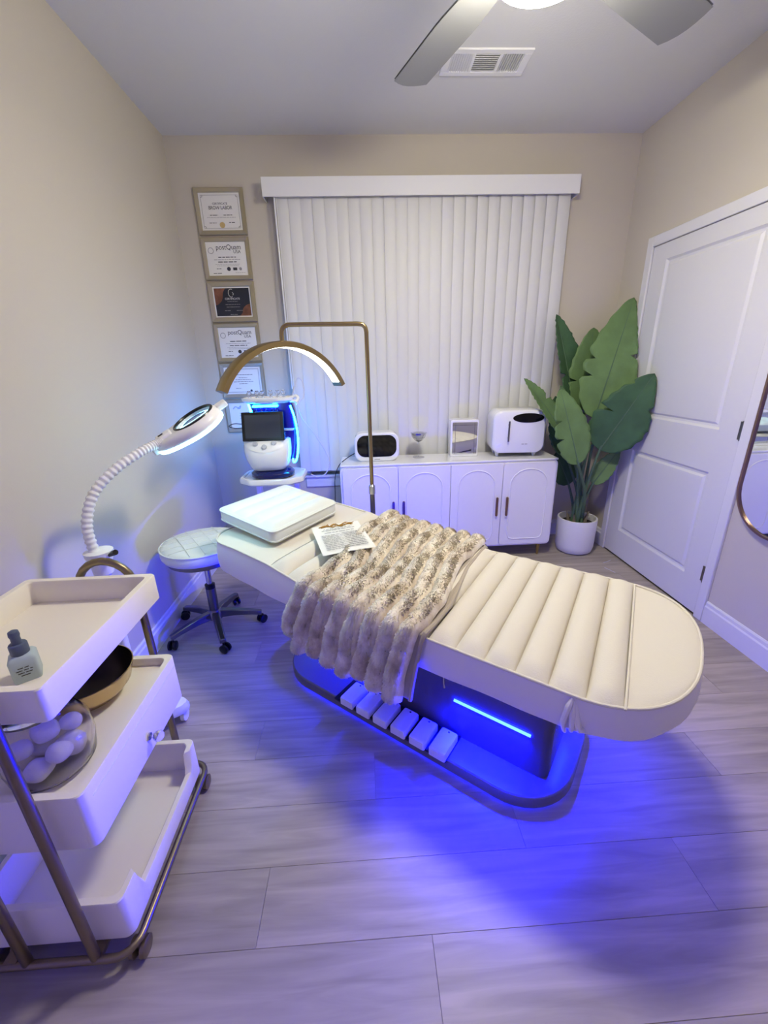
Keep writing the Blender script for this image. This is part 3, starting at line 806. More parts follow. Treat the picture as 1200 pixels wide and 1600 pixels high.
# ------------------------------------------------------------------ stool
st = thing('rolling_stool', 'round white quilted rolling stool with chrome five-star base', 'stool', (-.882, 2.04, 0))
SR, SZ = .205, .545
part('seat', MB().lathe([(.01, SZ-.075), (.17, SZ-.075), (.195, SZ-.068), (SR, SZ-.05), (SR, SZ-.018), (SR-.008, SZ-.006), (SR-.03, SZ+.002), (.1, SZ+.008), (.01, SZ+.009)], 40), M['leather2'], st, ang=60)
part('piping', MB().tube([(SR*.995*math.cos(2*PI*k/40), SR*.995*math.sin(2*PI*k/40), SZ-.010) for k in range(40)], .004, 8, loop=True), M['leather2'], st)
for a0 in (28, -55):
    for off in (-.10, -.034, .034, .10):
        h = math.sqrt(SR**2-off**2)*.94; d_ = Vector((math.cos(R_(a0)), math.sin(R_(a0)), 0)); n_ = Vector((-d_.y, d_.x, 0))
        part('quilt_seam', MB().tube([n_*off+d_*(h*q)+Vector((0, 0, SZ+.0095-.010*(abs(q)**3))) for q in (-1, -.7, -.35, 0, .35, .7, 1)], .0026, 6), M['leather2'], st)
part('seat_ring', MB().lathe([(.175, SZ-.098), (.18, SZ-.094), (.18, SZ-.076), (.1, SZ-.075)], 36), M['steel'], st)
part('gas_lift', MB().lathe([(.015, .25), (.015, SZ-.09)], 16), M['chrome'], st)
part('lever', MB().tube([(.02, .03, SZ-.105), (.10, .1, SZ-.115), (.15, .14, SZ-.12)], .006, 8), M['chrome'], st)
part('collar', MB().lathe([(.026, .262), (.027, .285), (.018, .287)], 20), M['black'], st)
part('column', MB().lathe([(.024, .085), (.026, .11), (.026, .262)], 20), M['steel'], st)
part('hub', MB().lathe([(.02, .07), (.042, .075), (.04, .115), (.028, .13)], 20), M['steel'], st)
for k in range(5):
    a = R_(8+72*k)
    c, s_ = math.cos(a), math.sin(a)
    lg = MB(); lg.rings([[(c*r-s_*y_, s_*r+c*y_, z) for y_, z in ((-wd_, zz-hh), (wd_, zz-hh), (wd_*.8, zz+hh), (-wd_*.8, zz+hh))] for r, wd_, zz, hh in ((.02, .022, .10, .022), (.10, .021, .098, .018), (.2, .018, .082, .013), (.25, .017, .070, .012))])
    part('leg', lg, M['steel'], st, bevel=0.004)
    cs = MB(); cx, cy = c*.242, s_*.242
    cs.tube([(cx, cy, .025), (cx, cy, .066)], .006, 8)
    cm = Matrix.Rotation(a+.8, 3, 'Z')
    for sg in (-1, 1):
        p0 = Vector((cx, cy, .026))+cm @ Vector((.008, sg*.006, 0)); p1 = Vector((cx, cy, .026))+cm @ Vector((.008, sg*.021, 0))
        cs.tube([p0, p0+(p1-p0)*.2, p0+(p1-p0)*.8, p1], [.018, .025, .025, .018], 16)
    part('caster', cs, M['black'], st, label='black twin-wheel caster')

# ------------------------------------------------------------------ gold arc lamp
lamp = thing('arc_floor_lamp', 'gold floor lamp with a lit half-moon arch hanging over the bed head', 'lamp', (.03, 2.19, 0))
part('lamp_base', MB().lathe([(.01, 0), (.125, 0), (.13, .008), (.12, .016), (.02, .022), (.018, .05), (.01, .05)], 36), M['gold'], lamp)
part('lower_pole', MB().lathe([(.014, .03), (.014, .72)], 16), M['steel'], lamp)
part('pole_joint', MB().lathe([(.014, .715), (.018, .72), (.018, .765), (.012, .772)], 16), M['chrome'], lamp)
part('upper_pole', MB().tube(bez([(0, 0, .74), (0, 0, 1.2), (0, 0, 1.50), (-.001, 0, 1.553), (-.012, -.001, 1.575), (-.035, -.002, 1.583), (-.10, -.003, 1.584), (-.34, -.008, 1.586), (-.385, -.009, 1.582), (-.405, -.010, 1.565), (-.410, -.010, 1.54), (-.410, -.010, 1.515)], 6), .0105, 12), M['gold'], lamp)
AC = Vector((-.41, -.012, 1.115)); psi = R_(41.8); ae = Vector((math.cos(psi), math.sin(psi), 0)); an = Vector((-math.sin(psi), math.cos(psi), 0)); RA = .385
def arc_ring(prof, a0, a1, n=40):
    rs = []
    for k in range(n+1):
        a = R_(a0+(a1-a0)*k/n); rad = ae*math.sin(a)+Vector((0, 0, math.cos(a)))
        rs.append([AC+rad*(RA+dr)+an*dn for dn, dr in prof])
    return MB().rings(rs)
part('arch', arc_ring([(-.038, -.014), (.038, -.014), (.038, .010), (.028, .015), (-.028, .015), (-.038, .010)], -62, 62), M['gold'], lamp)
part('diffuser', arc_ring([(-.030, -.0155), (-.030, -.0142), (.030, -.0142), (.030, -.0155)], -58, 58), M['arc'], lamp, label='lit white strip under the arch')
part('swivel', MB().tube([AC+Vector((0, 0, RA+.01)), AC+Vector((0, 0, RA+.045))], .008, 10), M['gold'], lamp)

# ------------------------------------------------------------------ magnifier lamp
mg = thing('magnifier_lamp', 'white gooseneck magnifying lamp with a glowing ring head beside the trolley', 'lamp', (-.955, 1.37, 0))
bs = MB(); ob = []
for k in range(60):
    a = 2*PI*k/60; r = .115+.062*(.5+.5*math.cos(5*(a-R_(8))))**1.6; ob.append((r*math.cos(a), r*math.sin(a)))
bs.rings([[(x*s, y_*s, z) for x, y_ in ob] for s, z in ((.97, .05), (1, .058), (1, .075), (.95, .092), (.5, .11), (.2, .118))])
part('rolling_base', bs, M['white'], mg)
for k in range(5):
    a = R_(8+72*k); part('caster', MB().tube([(.15*math.cos(a)-.008, .15*math.sin(a), .026), (.15*math.cos(a)+.008, .15*math.sin(a), .026)], .026, 14).tube([(.15*math.cos(a), .15*math.sin(a), .03), (.15*math.cos(a), .15*math.sin(a), .06)], .006, 8), M['white'], mg)
part('pole', MB().lathe([(.02, .11), (.016, .14), (.016, .74)], 16), M['white'], mg)
part('clamp_socket', MB().lathe([(.018, .70), (.032, .715), (.034, .75), (.045, .785), (.046, .80), (.03, .805)], 20), M['white'], mg)
kn = MB(); kn.tube([(.04, -.01, .785), (.062, -.02, .797), (.075, -.026, .803)], [.006, .010, .010], 10)
part('knob', kn, M['black'], mg)
gp = bez([(-.008, -.01, .80), (-.012, .0, .90), (.010, .04, .995), (.065, .10, 1.065), (.125, .165, 1.110), (.163, .215, 1.130), (.185, .24, 1.14)], 22)
rr_ = [.0165+.0015*(1 if (k % 4) < 2 else -1) for k in range(len(gp))]
part('gooseneck', MB().tube(gp, rr_, 12), M['white'], mg, ang=180)
# head: built flat around its own axis, then turned
hd_c = Vector((.287, .31, 1.190))
d1 = Vector((.205, .09, .125)).normalized()
nrm = Vector((-.22, -.235, .92)); nrm = (nrm-d1*nrm.dot(d1)).normalized(); d2 = nrm.cross(d1)
HM = Matrix((d1, d2, nrm)).transposed()
def tf(mb): mb.v = [tuple(HM @ Vector(p)+hd_c) for p in mb.v]; return mb
def headout(r, s=1.0, n=44):
    o = []
    for k in range(n):
        a = 2*PI*k/n; x, y_ = r*math.cos(a), r*math.sin(a)
        if math.cos(a) < -.25:      # drawn out to the neck
            q = (-math.cos(a)-.25)/.75; x -= .055*q; y_ *= (1-.15*q)
        o.append((x*s, y_*s))
    return o
hh_ = MB(); o1 = headout(.115); NI = 44
inner = [(.080*math.cos(2*PI*k/NI)+.012, .080*math.sin(2*PI*k/NI)) for k in range(NI)]
def ringz(o, s, z): return [(x*s, y_*s, z) for x, y_ in o]
hh_.rings([ringz(inner, 1, -.012), ringz(o1, .97, -.012), ringz(o1, 1.0, -.004), ringz(o1, .98, .010), ringz(o1, .88, .022), ringz(inner, 1.06, .026), ringz(inner, 1.0, .022)], caps=False, loop=True)
part('lamp_head', tf(hh_), M['white'], mg)
lr = MB(); lr.rings([ringz(o1, .985, -.024), ringz(o1, 1.0, -.018), ringz(o1, .985, -.0125), ringz(inner, 1.05, -.0125), ringz(inner, 1.05, -.024)], caps=False, loop=True)
part('light_ring', tf(lr), M['mag'], mg, label='glowing cool white ring under the head')
lz = MB(); lz.rings([ringz([(x-.012, y_) for x, y_ in inner], s, z) for s, z in ((.3, -.010), (.98, -.004), (.98, .010), (.6, .017), (.2, .019))])
lz.v = [(x+.012, y_, z) for x, y_, z in lz.v]
part('lens', tf(lz), M['lens'], mg, label='clear magnifying lens')
lc = MB(); lc.tube([(.012+.082*math.cos(2*PI*k/40), .082*math.sin(2*PI*k/40), .0245) for k in range(40)], .006, 8, loop=True)
part('lens_rim', tf(lc), M['black'], mg, label='dark lens rim')
sw_ = MB(); sw_.box((-.118, 0, .022), (.062, .058, .026)); part('switch_box', tf(sw_), M['white'], mg, bevel=0.006)
sb_ = MB(); sb_.box((-.125, 0, .036), (.02, .01, .004)); part('switch', tf(sb_), M['ink'], mg)
hn = MB(); hn.box((.128, 0, .006), (.045, .05, .022)); part('handle', tf(hn), M['white'], mg, bevel=0.005)
cv = MB(); cv.box((-.172, 0, -.004), (.03, .03, .026)); part('neck_joint', tf(cv), M['white'], mg, bevel=0.006)

# ------------------------------------------------------------------ facial machine and its cart
ct = thing('machine_cart', 'white plastic cart with a scalloped top carrying the facial machine', 'cart', (-.61, 2.70, 0))
def scallop(s):
    o = []
    for k in range(64):
        a = 2*PI*k/64
        x = .205*max(-1, min(1, 1.25*math.cos(a))); y_ = .175*max(-1, min(1, 1.25*math.sin(a)))
        pin = .018*max(0, math.cos(4*a-PI))**2
        o.append(((x-math.copysign(pin, x) if abs(x) > .1 else x)*s, (y_-math.copysign(pin, y_) if abs(y_) > .1 else y_)*s))
    return o
so_ = scallop(1)
cb = MB(); cb.rings([[(x*s, y_*s, z) for x, y_ in so_] for s, z in ((.94, .69), (1, .70), (1, .722), (.97, .732), (.90, .732), (.88, .722), (.3, .722))])
part('top_shelf', cb, M['whitegloss'], ct)
part('lower_shelf', MB().rings([[(x*s, y_*s, z) for x, y_ in so_] for s, z in ((.94, .19), (1, .20), (1, .22), (.95, .23), (.3, .23))]), M['whitegloss'], ct)
for sx in (-1, 1):
    part('upright', MB().box((sx*.13, .08, .405), (.035, .06, .60)), M['white'], ct, bevel=0.008)
    for sy in (-1, 1):
        part('caster', MB().tube([(sx*.15-.012, sy*.12, .03), (sx*.15+.012, sy*.12, .03)], .03, 14).tube([(sx*.15, sy*.12, .035), (sx*.15, sy*.12, .20)], .012, 10), M['white'], ct)
fm_ = thing('facial_machine', 'white and navy facial machine with dark tablet screen and cyan light strips', 'machine', (-.61, 2.68, .724))
# local: x right, y back, z up from the shelf
part('swivel_base', MB().lathe([(.01, .0), (.125, .0), (.138, .010), (.138, .028), (.118, .046), (.05, .056), (.01, .056)], 40), M['blueplastic'], fm_)
def sup(w_, d_, yc, z, xc=0.0, n=36, e=3.0):
    o = []
    for k in range(n):
        a = 2*PI*k/n; c, s_ = math.cos(a), math.sin(a)
        o.append((xc+math.copysign(abs(c)**(2/e), c)*w_, yc+math.copysign(abs(s_)**(2/e), s_)*d_, z))
    return o
bd = MB(); bd.rings([sup(.07, .07, 0, .050, -.015), sup(.108, .095, -.005, .056, -.012), sup(.125, .11, -.008, .085, -.010), sup(.140, .118, -.01, .135, -.012), sup(.146, .115, -.008, .18, -.013), sup(.146, .105, 0, .215, -.013), sup(.144, .09, .012, .240, -.013), sup(.13, .07, .02, .246, -.013)])
part('body', bd, M['whitegloss'], fm_, ang=50)
# smile-shaped control panel
cp = MB(); 
def cpt(u, v):
    a = (u-.5)*2; x = -.013+a*.138
    zt = .243; zl = .175+.045*a*a; z = zl+(zt-zl)*v
    ww = .146; dd_ = np.interp(z, [.135, .18, .215, .24], [.118, .115, .105, .09]); yc = np.interp(z, [.135, .18, .215, .24], [-.01, -.008, 0, .012])
    yy = yc-dd_*(1-abs((x+.013)/ww)**3)**(1/3)-.0025
    return (x, yy, z)
cp.grid(cpt, 20, 6)
pnl = part('control_panel', cp, M['white'], fm_)
for x, z in ((-.068, .224), (-.012, .210), (.045, .226)):
    c0 = Vector(cpt(.5+(x+.013)/.276, (z-.178)/.065)); ax = Vector((0, -.92, .39))
    part('knob', MB().tube([c0, c0+ax*.012, c0+ax*.014], [.016, .0145, .012], 16), M['knobw'], fm_, label='small silvery control knob')
# tablet
tm = Matrix.Rotation(R_(-14), 3, 'X')
tb = MB(); tb.box((-.018, -.060, .328), (.258, .012, .178), mtx=tm); part('tablet', tb, M['black'], fm_, bevel=0.004, label='black tablet screen')
scn = MB(); scn.box((-.018, -.0668, .3285), (.218, .002, .142), mtx=tm); part('screen', scn, M['screen'], bpy.data.objects[fm_.name].children[-1] if False else fm_)
part('cradle', MB().box((-.013, -.02, .262), (.25, .09, .05)), M['blueplastic'], fm_, bevel=0.01)
# tower
tw = MB(); tw.rings([[(x, y_, z) for x, y_ in rrect(-.075+a, .168+b2, .02, .12, .022, 4)] for a, b2, z in ((0.012, -.02, .10), (.02, .0, .20), (.0, .008, .30), (-.02, .004, .40), (-.035, -.01, .465))])
part('tower', tw, M['blueplastic'], fm_)
part('shelf_lip', MB().bx(.09, .160, -.02, .03, .292, .302), M['whitegloss'], fm_, bevel=0.003)
part('light_bar', MB().prism(rrect(-.085, .075, .438, .452, .006, 4), .002, .018, 'xz'), M['cyan'], fm_, label='cyan light bar under the top tray')
ls = bez([(.150, .008, .445), (.168, .005, .38), (.178, .003, .31), (.180, .0, .23), (.174, -.01, .15), (.160, -.025, .10), (.146, -.035, .092), (.142, -.03, .115)], 8)
part('light_strip', MB().tube(ls, .0058, 8), M['cyan'], fm_, label='cyan light strip along the right edge')
lsl = [(-.126, .095, .455), (-.115, .095, .38), (-.106, .10, .31), (-.10, .105, .25)]
part('light_strip', MB().tube(bez(lsl, 6), .009, 8), M['cyanside'], fm_, label='cyan light strip along the left edge')
for x in (-.065, -.03, .0, .04, .065):
    part('probe', MB().lathe([(.009, .36), (.011, .385), (.008, .425), (.004, .432)], 12, (x, .0, 0)), M['glass'], fm_)
tt_ = MB(); tt_.rings([sup(.13, .075, .05, .462, .01), sup(.158, .09, .045, .478, .01), sup(.162, .094, .045, .494, .01), sup(.150, .086, .045, .498, .01), sup(.145, .08, .045, .490, .01)])
part('top_tray', tt_, M['whitegloss'], fm_)
bk_ = MB(); bk_.tube(bez([(.155, .03, .49), (.19, .02, .50), (.205, .0, .485), (.19, -.01, .465)], 6), .010, 8); bk_.tube(bez([(.15, .02, .47), (.185, .01, .47), (.20, .0, .45)], 6), .009, 8)
part('probe_hook', bk_, M['whitegloss'], fm_)
part('hose', MB().tube(bez([(.16, .03, .48), (.20, .06, .60), (.235, .05, .58), (.24, .02, .50), (.205, -.005, .45), (.22, .03, .36), (.30, .06, .22), (.365, .06, .08), (.34, .05, -.01), (.28, .04, -.03), (.24, .03, -.01)], 10), .0035, 6), M['whitecord'], fm_, label='thin white hose looping to the right')
part('stylus_loop', MB().tube(bez([(-.145, -.05, .345), (-.19, -.06, .350), (-.225, -.06, .336), (-.19, -.06, .322), (-.145, -.05, .322)], 8), .0025, 6), M['cord'], fm_, label='black cable loop beside the tablet')
# little glass tips standing on the machine's top tray
for k, x in enumerate((-.10, -.055, -.02, .03, .075, .11)):
    g = thing('glass_tip', 'small clear glass tip on top of the facial machine, '+('leftmost of the row', 'second from the left', 'third from the left', 'third from the right', 'second from the right', 'rightmost of the row')[k], 'glass tip', (-.61+x, 2.68+.03+.012*(k % 2), .724+.4901), 0, 'glass tips on the facial machine')
    part('glass_bulb', MB().lathe([(.010, 0), (.011, .008), (.006, .014), (.006, .018), (.014, .026), (.016, .036), (.010, .046), (.002, .049)], 14), M['glass'], g)

# ------------------------------------------------------------------ sideboard
sb = thing('sideboard', 'white sideboard with four arched doors standing below the blind', 'sideboard', (0, 0, 0))
X0, X1, Y0, Y1, Z0, Z1 = -.180, 1.352, 2.762, 3.048, .095, .752
part('carcass', MB().prism(rrect(X0, X1, Z0, Z1-.012, .035, 5), Y0+.006, Y1, 'xz'), M['cab'], sb, bevel=0.004)
part('top_panel', MB().bx(X0+.004, X1-.004, Y0-.002, Y1+.004, Z1-.014, Z1), M['whitegloss'], sb, bevel=0.005)
dxs = [-.165, .221, .589, .960, 1.338]
for k in range(4):
    a, b = dxs[k]+.002, dxs[k+1]-.002; z0, z1 = Z0+.016, Z1-.022
    rl = .025
    dm = MB(); dm.prism(rrect(a, b, z0, z1, rl if k in (0, 3) else .006, 4), Y0-.010, Y0+.004, 'xz')
    d = part('cabinet_door', dm, M['cab'], sb, bevel=0.002)
    i = .056; xa, xb = a+i, b-i; zt = z1-.075; r = (xb-xa)/2
    p = [(xa, Y0-.0105, z0+.085), (xa, Y0-.0105, zt-r*.62)]
    p += [((xa+xb)/2-r*math.cos(R_(q)), Y0-.0105, zt-r*.62+r*.62*1.0*math.sin(R_(q))*1.35) for q in range(8, 173, 8)]
    p += [(xb, Y0-.0105, zt-r*.62), (xb, Y0-.0105, z0+.085), (xb-.014, Y0-.0105, z0+.052), (xb-.04, Y0-.0105, z0+.045), (xa+.04, Y0-.0105, z0+.045), (xa+.014, Y0-.0105, z0+.052)]
    part('arch_moulding', MB().tube(p, .0045, 8, loop=True), M['cab'], d)
    hx_ = b-.034 if k % 2 == 0 else a+.034
    hm = MB(); hm.prism(rrect(hx_-.0085, hx_+.0085, .345, .487, .008, 4), Y0-.030, Y0-.020, 'xz'); hm.bx(hx_-.004, hx_+.004, Y0-.021, Y0-.010, .365, .375); hm.bx(hx_-.004, hx_+.004, Y0-.021, Y0-.010, .457, .467)
    part('handle', hm, M['bronze'], d, bevel=0.002, label='rose gold bar handle')
for x in (X0+.06, X1-.07):
    for y_ in (Y0+.04, Y1-.04):
        part('leg', MB().lathe([(.009, 0), (.014, .06), (.016, Z0+.003)], 14, (x, y_, 0)), M['gold'], sb)

# things on the sideboard
ck = thing('display_speaker', 'rounded white box with a black glass front at the left end of the sideboard', 'speaker', (.083, 2.92, Z1))
part('body', MB().prism(rrect(-.156, .156, .0, .200, .058, 8), -.065, .07, 'xz'), M['whitegloss'], ck, bevel=0.010)
part('front_panel', MB().prism(rrect(-.137, .137, .034, .184, .056, 8), -.0675, -.060, 'xz'), M['blackgl'], ck, label='black glass front panel')
part('button', MB().bx(-.02, .02, -.067, -.064, .014, .018), M['inklight'], ck)
cdp = thing('power_cord', 'thin black cord running from the display box down behind the bed', 'cord', (0, 0, 0))
part('cable', MB().tube(bez([(-.077, 2.93, .80), (-.13, 2.90, .775), (-.19, 2.86, .73), (-.222, 2.84, .64), (-.228, 2.83, .5), (-.25, 2.83, .36), (-.30, 2.86, .2), (-.34, 2.9, .02)], 8), .003, 6), M['cord'], cdp)

gl = thing('crystal_goblet', 'small clear crystal goblet on a stem on the sideboard', 'glass', (.388, 2.945, Z1))
part('foot', MB().lathe([(.003, .010), (.012, .006), (.042, .003), (.043, .0), (.01, .0)][::-1], 20), M['glass'], gl)
part('stem', MB().lathe([(.005, .008), (.0045, .05), (.006, .10), (.0045, .112)], 10), M['glass'], gl)
part('bowl', MB().lathe([(.006, .112), (.028, .125), (.048, .148), (.058, .180), (.056, .180), (.045, .150), (.026, .129), (.004, .118)], 12), M['glass'], gl, smooth=False)
part('crystal_filling', MB().lathe([(.012, .122), (.034, .142), (.047, .165), (.05, .178), (.02, .185), (.004, .186)], 9), M['chrome'], gl, smooth=False)

mbx = thing('mirrored_box', 'white box with a mirrored front in the middle of the sideboard', 'dispenser', (.715, 2.955, Z1), R_(-4))
part('body', MB().prism(rrect(-.098, .098, .0, .262, .012, 3), -.045, .085, 'xz'), M['whitegloss'], mbx, bevel=0.004)
part('mirror_front', MB().prism(rrect(-.086, .090, .020, .246, .006, 3), -.048, -.044, 'xz'), M['mirror'], mbx, label='mirrored front panel')
fr_ = MB(); fr_.bx(-.0665, -.0645, -.0488, -.0475, .02, .246); fr_.bx(.0685, .0705, -.0488, -.0475, .02, .246); fr_.bx(-.086, .09, -.0488, -.0475, .225, .227)
part('mirror_bevel', fr_, M['steel'], mbx)

fg = thing('mini_fridge', 'rounded white mini fridge with oval black window at the right end of the sideboard', 'mini fridge', (1.085, 2.945, Z1), R_(-5))
def fsec(s, y_): return [(x, y_, z) for x, z in rrect(-.182*s, .182*s, .028+(1-s)*.15, .328-(1-s)*.15, .062*s, 8)]
part('body', MB().rings([fsec(.90, .112), fsec(.98, .105), fsec(1, .085), fsec(1, -.075), fsec(.985, -.090)]), M['whitegloss'], fg, ang=60)
fd = part('fridge_door', MB().rings([fsec(.985, -.092), fsec(.99, -.106), fsec(.96, -.118), fsec(.90, -.124), fsec(.3, -.127)]), M['whitegloss'], fg, ang=60)
part('window', MB().prism([(.055+.105*math.cos(2*PI*k/36), .274+.032*math.sin(2*PI*k/36)) for k in range(36)], -.1285, -.110, 'xz'), M['blackgl'], fd, label='oval black window')
hg = MB(); hg.tube([(-.075, -.140, .115), (-.075, -.140, .255)], .006, 10); hg.tube([(-.075, -.122, .14), (-.075, -.14, .14)], .005, 8); hg.tube([(-.075, -.122, .23), (-.075, -.14, .23)], .005, 8)
part('handle', hg, M['steel'], fd, label='slim metal door handle')
lines([(.02, .06, .095)], M['inklight'], fd, (0, -.1285, 0), (1, 0, 0), (0, 0, 1), .006, 'badge', 3)
for sx in (-1, 1):
    for sy in (-.06, .06):
        part('foot', MB().lathe([(.010, 0), (.018, .034)], 12, (sx*.13, sy, 0)), M['white'], fg)

# ------------------------------------------------------------------ potted plant
pp = thing('potted_plant', 'tall artificial bird of paradise plant in a white pot between sideboard and door', 'plant', (1.59, 2.85, 0))
part('pot', MB().lathe([(.01, .0), (.107, .0), (.126, .012), (.136, .05), (.141, .26), (.139, .270), (.128, .270), (.126, .22), (.01, .22)], 40), M['pot'], pp, ang=50)
part('soil', MB().lathe([(.1255, .222), (.08, .228), (.01, .232)][::-1], 24), M['soil'], pp)
def leaf(name, b0, tip, width, m, droop=.12, face=(-.25, -1, .25), splits=0, fold=.10, seed=1):
    b0 = Vector(b0); tip = Vector(tip); ax = tip-b0; L = ax.length; ax.normalize()
    fc = Vector(face); fc = (fc-ax*fc.dot(ax)).normalized(); sd = ax.cross(fc)
    rg = random.Random(seed); cuts = [(rg.uniform(.25, .85), rg.choice((-1, 1)), rg.uniform(.3, .8)) for _ in range(splits)]
    mb = MB(); NU, NV = 36, 12
    def fn(u, v):
        a = (v-.5)*2
        wv = width*.5*(math.sin(PI*min(1, max(0, u))**.82)**.62)*(1-.25*u)*1.12
        if u < .02: wv *= u/.02+.1
        wv *= 1+.035*math.sin(u*47+seed*2+a)
        for cu, cs, cd in cuts:
            if a*cs > 0:
                q = (u-cu)/.018
                wv *= 1-cd*math.exp(-q*q)*abs(a)
        rip = .004*math.sin(u*95+abs(a)*9)*abs(a)
        bend = droop*L*(u**2)
        p = b0+ax*(L*u)+sd*(a*wv)+fc*(-bend*.6+droop*L*.6*u*u*0 + fold*wv*abs(a)+rip)
        p.x = min(p.x, 1.818); p.y = min(p.y, 3.055)
        return p
    mb.grid(fn, NU, NV)
    lf = part(name, mb, m, pp)
    lf.location = -Vector(pp.location)
    s_ = lf.modifiers.new('solid', 'SOLIDIFY'); s_.thickness = .002
    rb = MB(); rb.tube([Vector(fn(k/20, .5))+fc*.001 for k in range(20)], [.005*(1-k/22)+.001 for k in range(20)], 6)
    part('midrib', rb, M['stem'], lf)
    soil = Vector((1.59+rg.uniform(-.035, .035), 2.85+rg.uniform(-.04, .03), .225))
    mid = soil*.45+b0*.55+Vector((0, 0, .0))-ax*.02+Vector(((1.59-b0.x)*.2, 0, 0))
    stm = MB(); q = bez([soil, mid, b0, Vector(fn(.06, .5))], 8)
    stm.tube(q, [.013-.008*k/len(q) for k in range(len(q))], 8)
    so2 = part('stem', stm, M['stem'], pp); so2.location = -Vector(pp.location)
leaf('leaf', (1.57, 2.78, 1.008), (1.80, 2.90, 1.775), .36, M['leafA'], .06, (-.2, -1, .25), 3, .10, 1)
leaf('leaf', (1.619, 2.74, .80), (1.800, 2.58, 1.30), .34, M['leafB'], .05, (-.45, -1, .35), 3, .12, 2)
leaf('leaf', (1.416, 2.62, .735), (1.262, 2.66, 1.225), .25, M['leafA'], .05, (.15, -1, .2), 2, .12, 3)
leaf('leaf', (1.50, 2.93, 1.06), (1.345, 3.00, 1.69), .26, M['leafB'], .05, (.55, -1, .1), 3, .30, 4)
leaf('leaf', (1.43, 2.84, .86), (1.095, 2.80, 1.295), .17, M['leafA'], .10, (.6, -1, .5), 1, .25, 5)
leaf('leaf', (1.64, 2.80, .54), (1.775, 2.76, .80), .13, M['leafA'], .10, (-.5, -1, .4), 0, .25, 6)
leaf('leaf', (1.66, 2.88, 1.02), (1.800, 2.97, 1.46), .24, M['leafB'], .03, (-.6, -1, .1), 1, .15, 8)
leaf('leaf', (1.57, 2.92, 1.05), (1.605, 3.00, 1.60), .30, M['leafA'], .03, (0, -1, .1), 2, .10, 9)
leaf('leaf', (1.40, 2.84, 1.06), (1.325, 2.81, 1.235), .06, M['leafA'], .05, (0, -1, .1), 0, .6, 7)
leaf('leaf', (1.54, 2.95, .50), (1.44, 3.00, .74), .22, M['leafB'], .05, (.2, -1, .2), 1, .2, 10)
leaf('leaf', (1.50, 2.95, .72), (1.40, 3.02, 1.15), .26, M['leafB'], .05, (.2, -1, .1), 1, .2, 11)
for k in range(5):
    a = k*1.3; hm = MB(); hm.tube([(.06*math.cos(a), .06*math.sin(a), .222), (.068*math.cos(a), .068*math.sin(a), .27), (.085*math.cos(a), .085*math.sin(a), .31)], [.014, .010, .003], 8)
    part('husk', hm, M['husk'], pp)
stg = thing('loose_strings', 'two thin white strings lying on the floor by the door', 'string', (1.70, 2.54, .0))
part('string', MB().tube(bez([(-.01, .06, .002), (.03, .075, .002), (.065, .095, .002)], 6), .002, 6), M['whitecord'], stg)
part('string', MB().tube(bez([(-.04, -.01, .002), (-.025, -.05, .002), (-.01, -.09, .002)], 6), .002, 6), M['whitecord'], stg)

# ------------------------------------------------------------------ wall mirror
mr_ = thing('wall_mirror', 'tall mirror with rounded ends and thin rose gold frame beside the door', 'mirror', (XR, 1.575, 0))
mo = rrect(-.262, .262, .605, 1.72, .20, 12)
part('mirror_glass', MB().prism(mo, -.022, -.004, 'yz'), M['mirror'], mr_, smooth=False)
fm2 = MB(); rs = []
mo2 = rrect(-.262, .262, .605, 1.72, .20, 12)
for p in [(y_, z) for y_, z in mo2]:
    c = (0, 1.16); 
cx_, cz_ = 0, 1.1625
def grow(d): return rrect(-.262-d, .262+d, .605-d, 1.72+d, .20+d, 12)
fm2.rings([[(x, y_, z) for y_, z in grow(d)] for d, x in ((0, -.003), (.011, -.003), (.011, -.030), (0, -.030))], caps=False, loop=True)
part('mirror_frame', fm2, M['bronze'], mr_)

# ------------------------------------------------------------------ beauty trolley
tx0, tx1, ty0, ty1 = -.985, -.622, .638, 1.098
tr = thing('beauty_trolley', 'white three-tier rolling trolley with gold posts at the left edge', 'trolley', (0, 0, 0))
def tray(z0, z1, depth, wall=.013, scoop=None, r=.014):
    o = []; base = rrect(tx0, tx1, ty0, ty1, r, 6)
    # dense sampling of the straight runs
    for k, p in enumerate(base):
        q = base[(k+1) % len(base)]; o.append(p)
        if math.hypot(p[0]-q[0], p[1]-q[1]) > .1:
            for m_ in range(1, 40): o.append((p[0]+(q[0]-p[0])*m_/40, p[1]+(q[1]-p[1])*m_/40))
    cx, cy = (tx0+tx1)/2, (ty0+ty1)/2
    def ins(p, d):
        return (cx+(p[0]-cx)*(1-d/((tx1-tx0)/2)), cy+(p[1]-cy)*(1-d/((ty1-ty0)/2)))
    def top(p):
        if scoop and p[0] > tx1-.005:
            q = min((p[1]-(ty0+.062))/.02, (ty1-.04-p[1])/.02); q = max(0, min(1, q)); q = q*q*(3-2*q)
            return z1-scoop*q
        return z1
    mb = MB()
    mb.rings([[(*ins(p, .004), z0) for p in o], [(*p, z0+.004) for p in o], [(*p, top(p)-.003) for p in o], [(*ins(p, .002), top(p)) for p in o], [(*ins(p, wall-.002), top(p)) for p in o], [(*ins(p, wall), top(p)-.003) for p in o], [(*ins(p, wall), z1-depth) for p in o]])
    return mb
part('top_tray', tray(.760, .839, .066, .020), M['trayw'], tr)
dt = part('drawer_tray', tray(.400, .557, .026, .020, r=.022), M['trayw'], tr)
part('seam_groove', MB().bx(tx1-.0005, tx1+.0012, ty0+.03, ty1-.02, .5245, .5265), M['white'], tr)
kn = MB(); kn.tube([(tx1, .885, .452), (tx1+.014, .885, .452)], .0045, 10); kn.ball((tx1+.026, .885, .452), .015, 10, 7)
part('crystal_knob', kn, M['glass'], tr, label='clear crystal drawer knob')
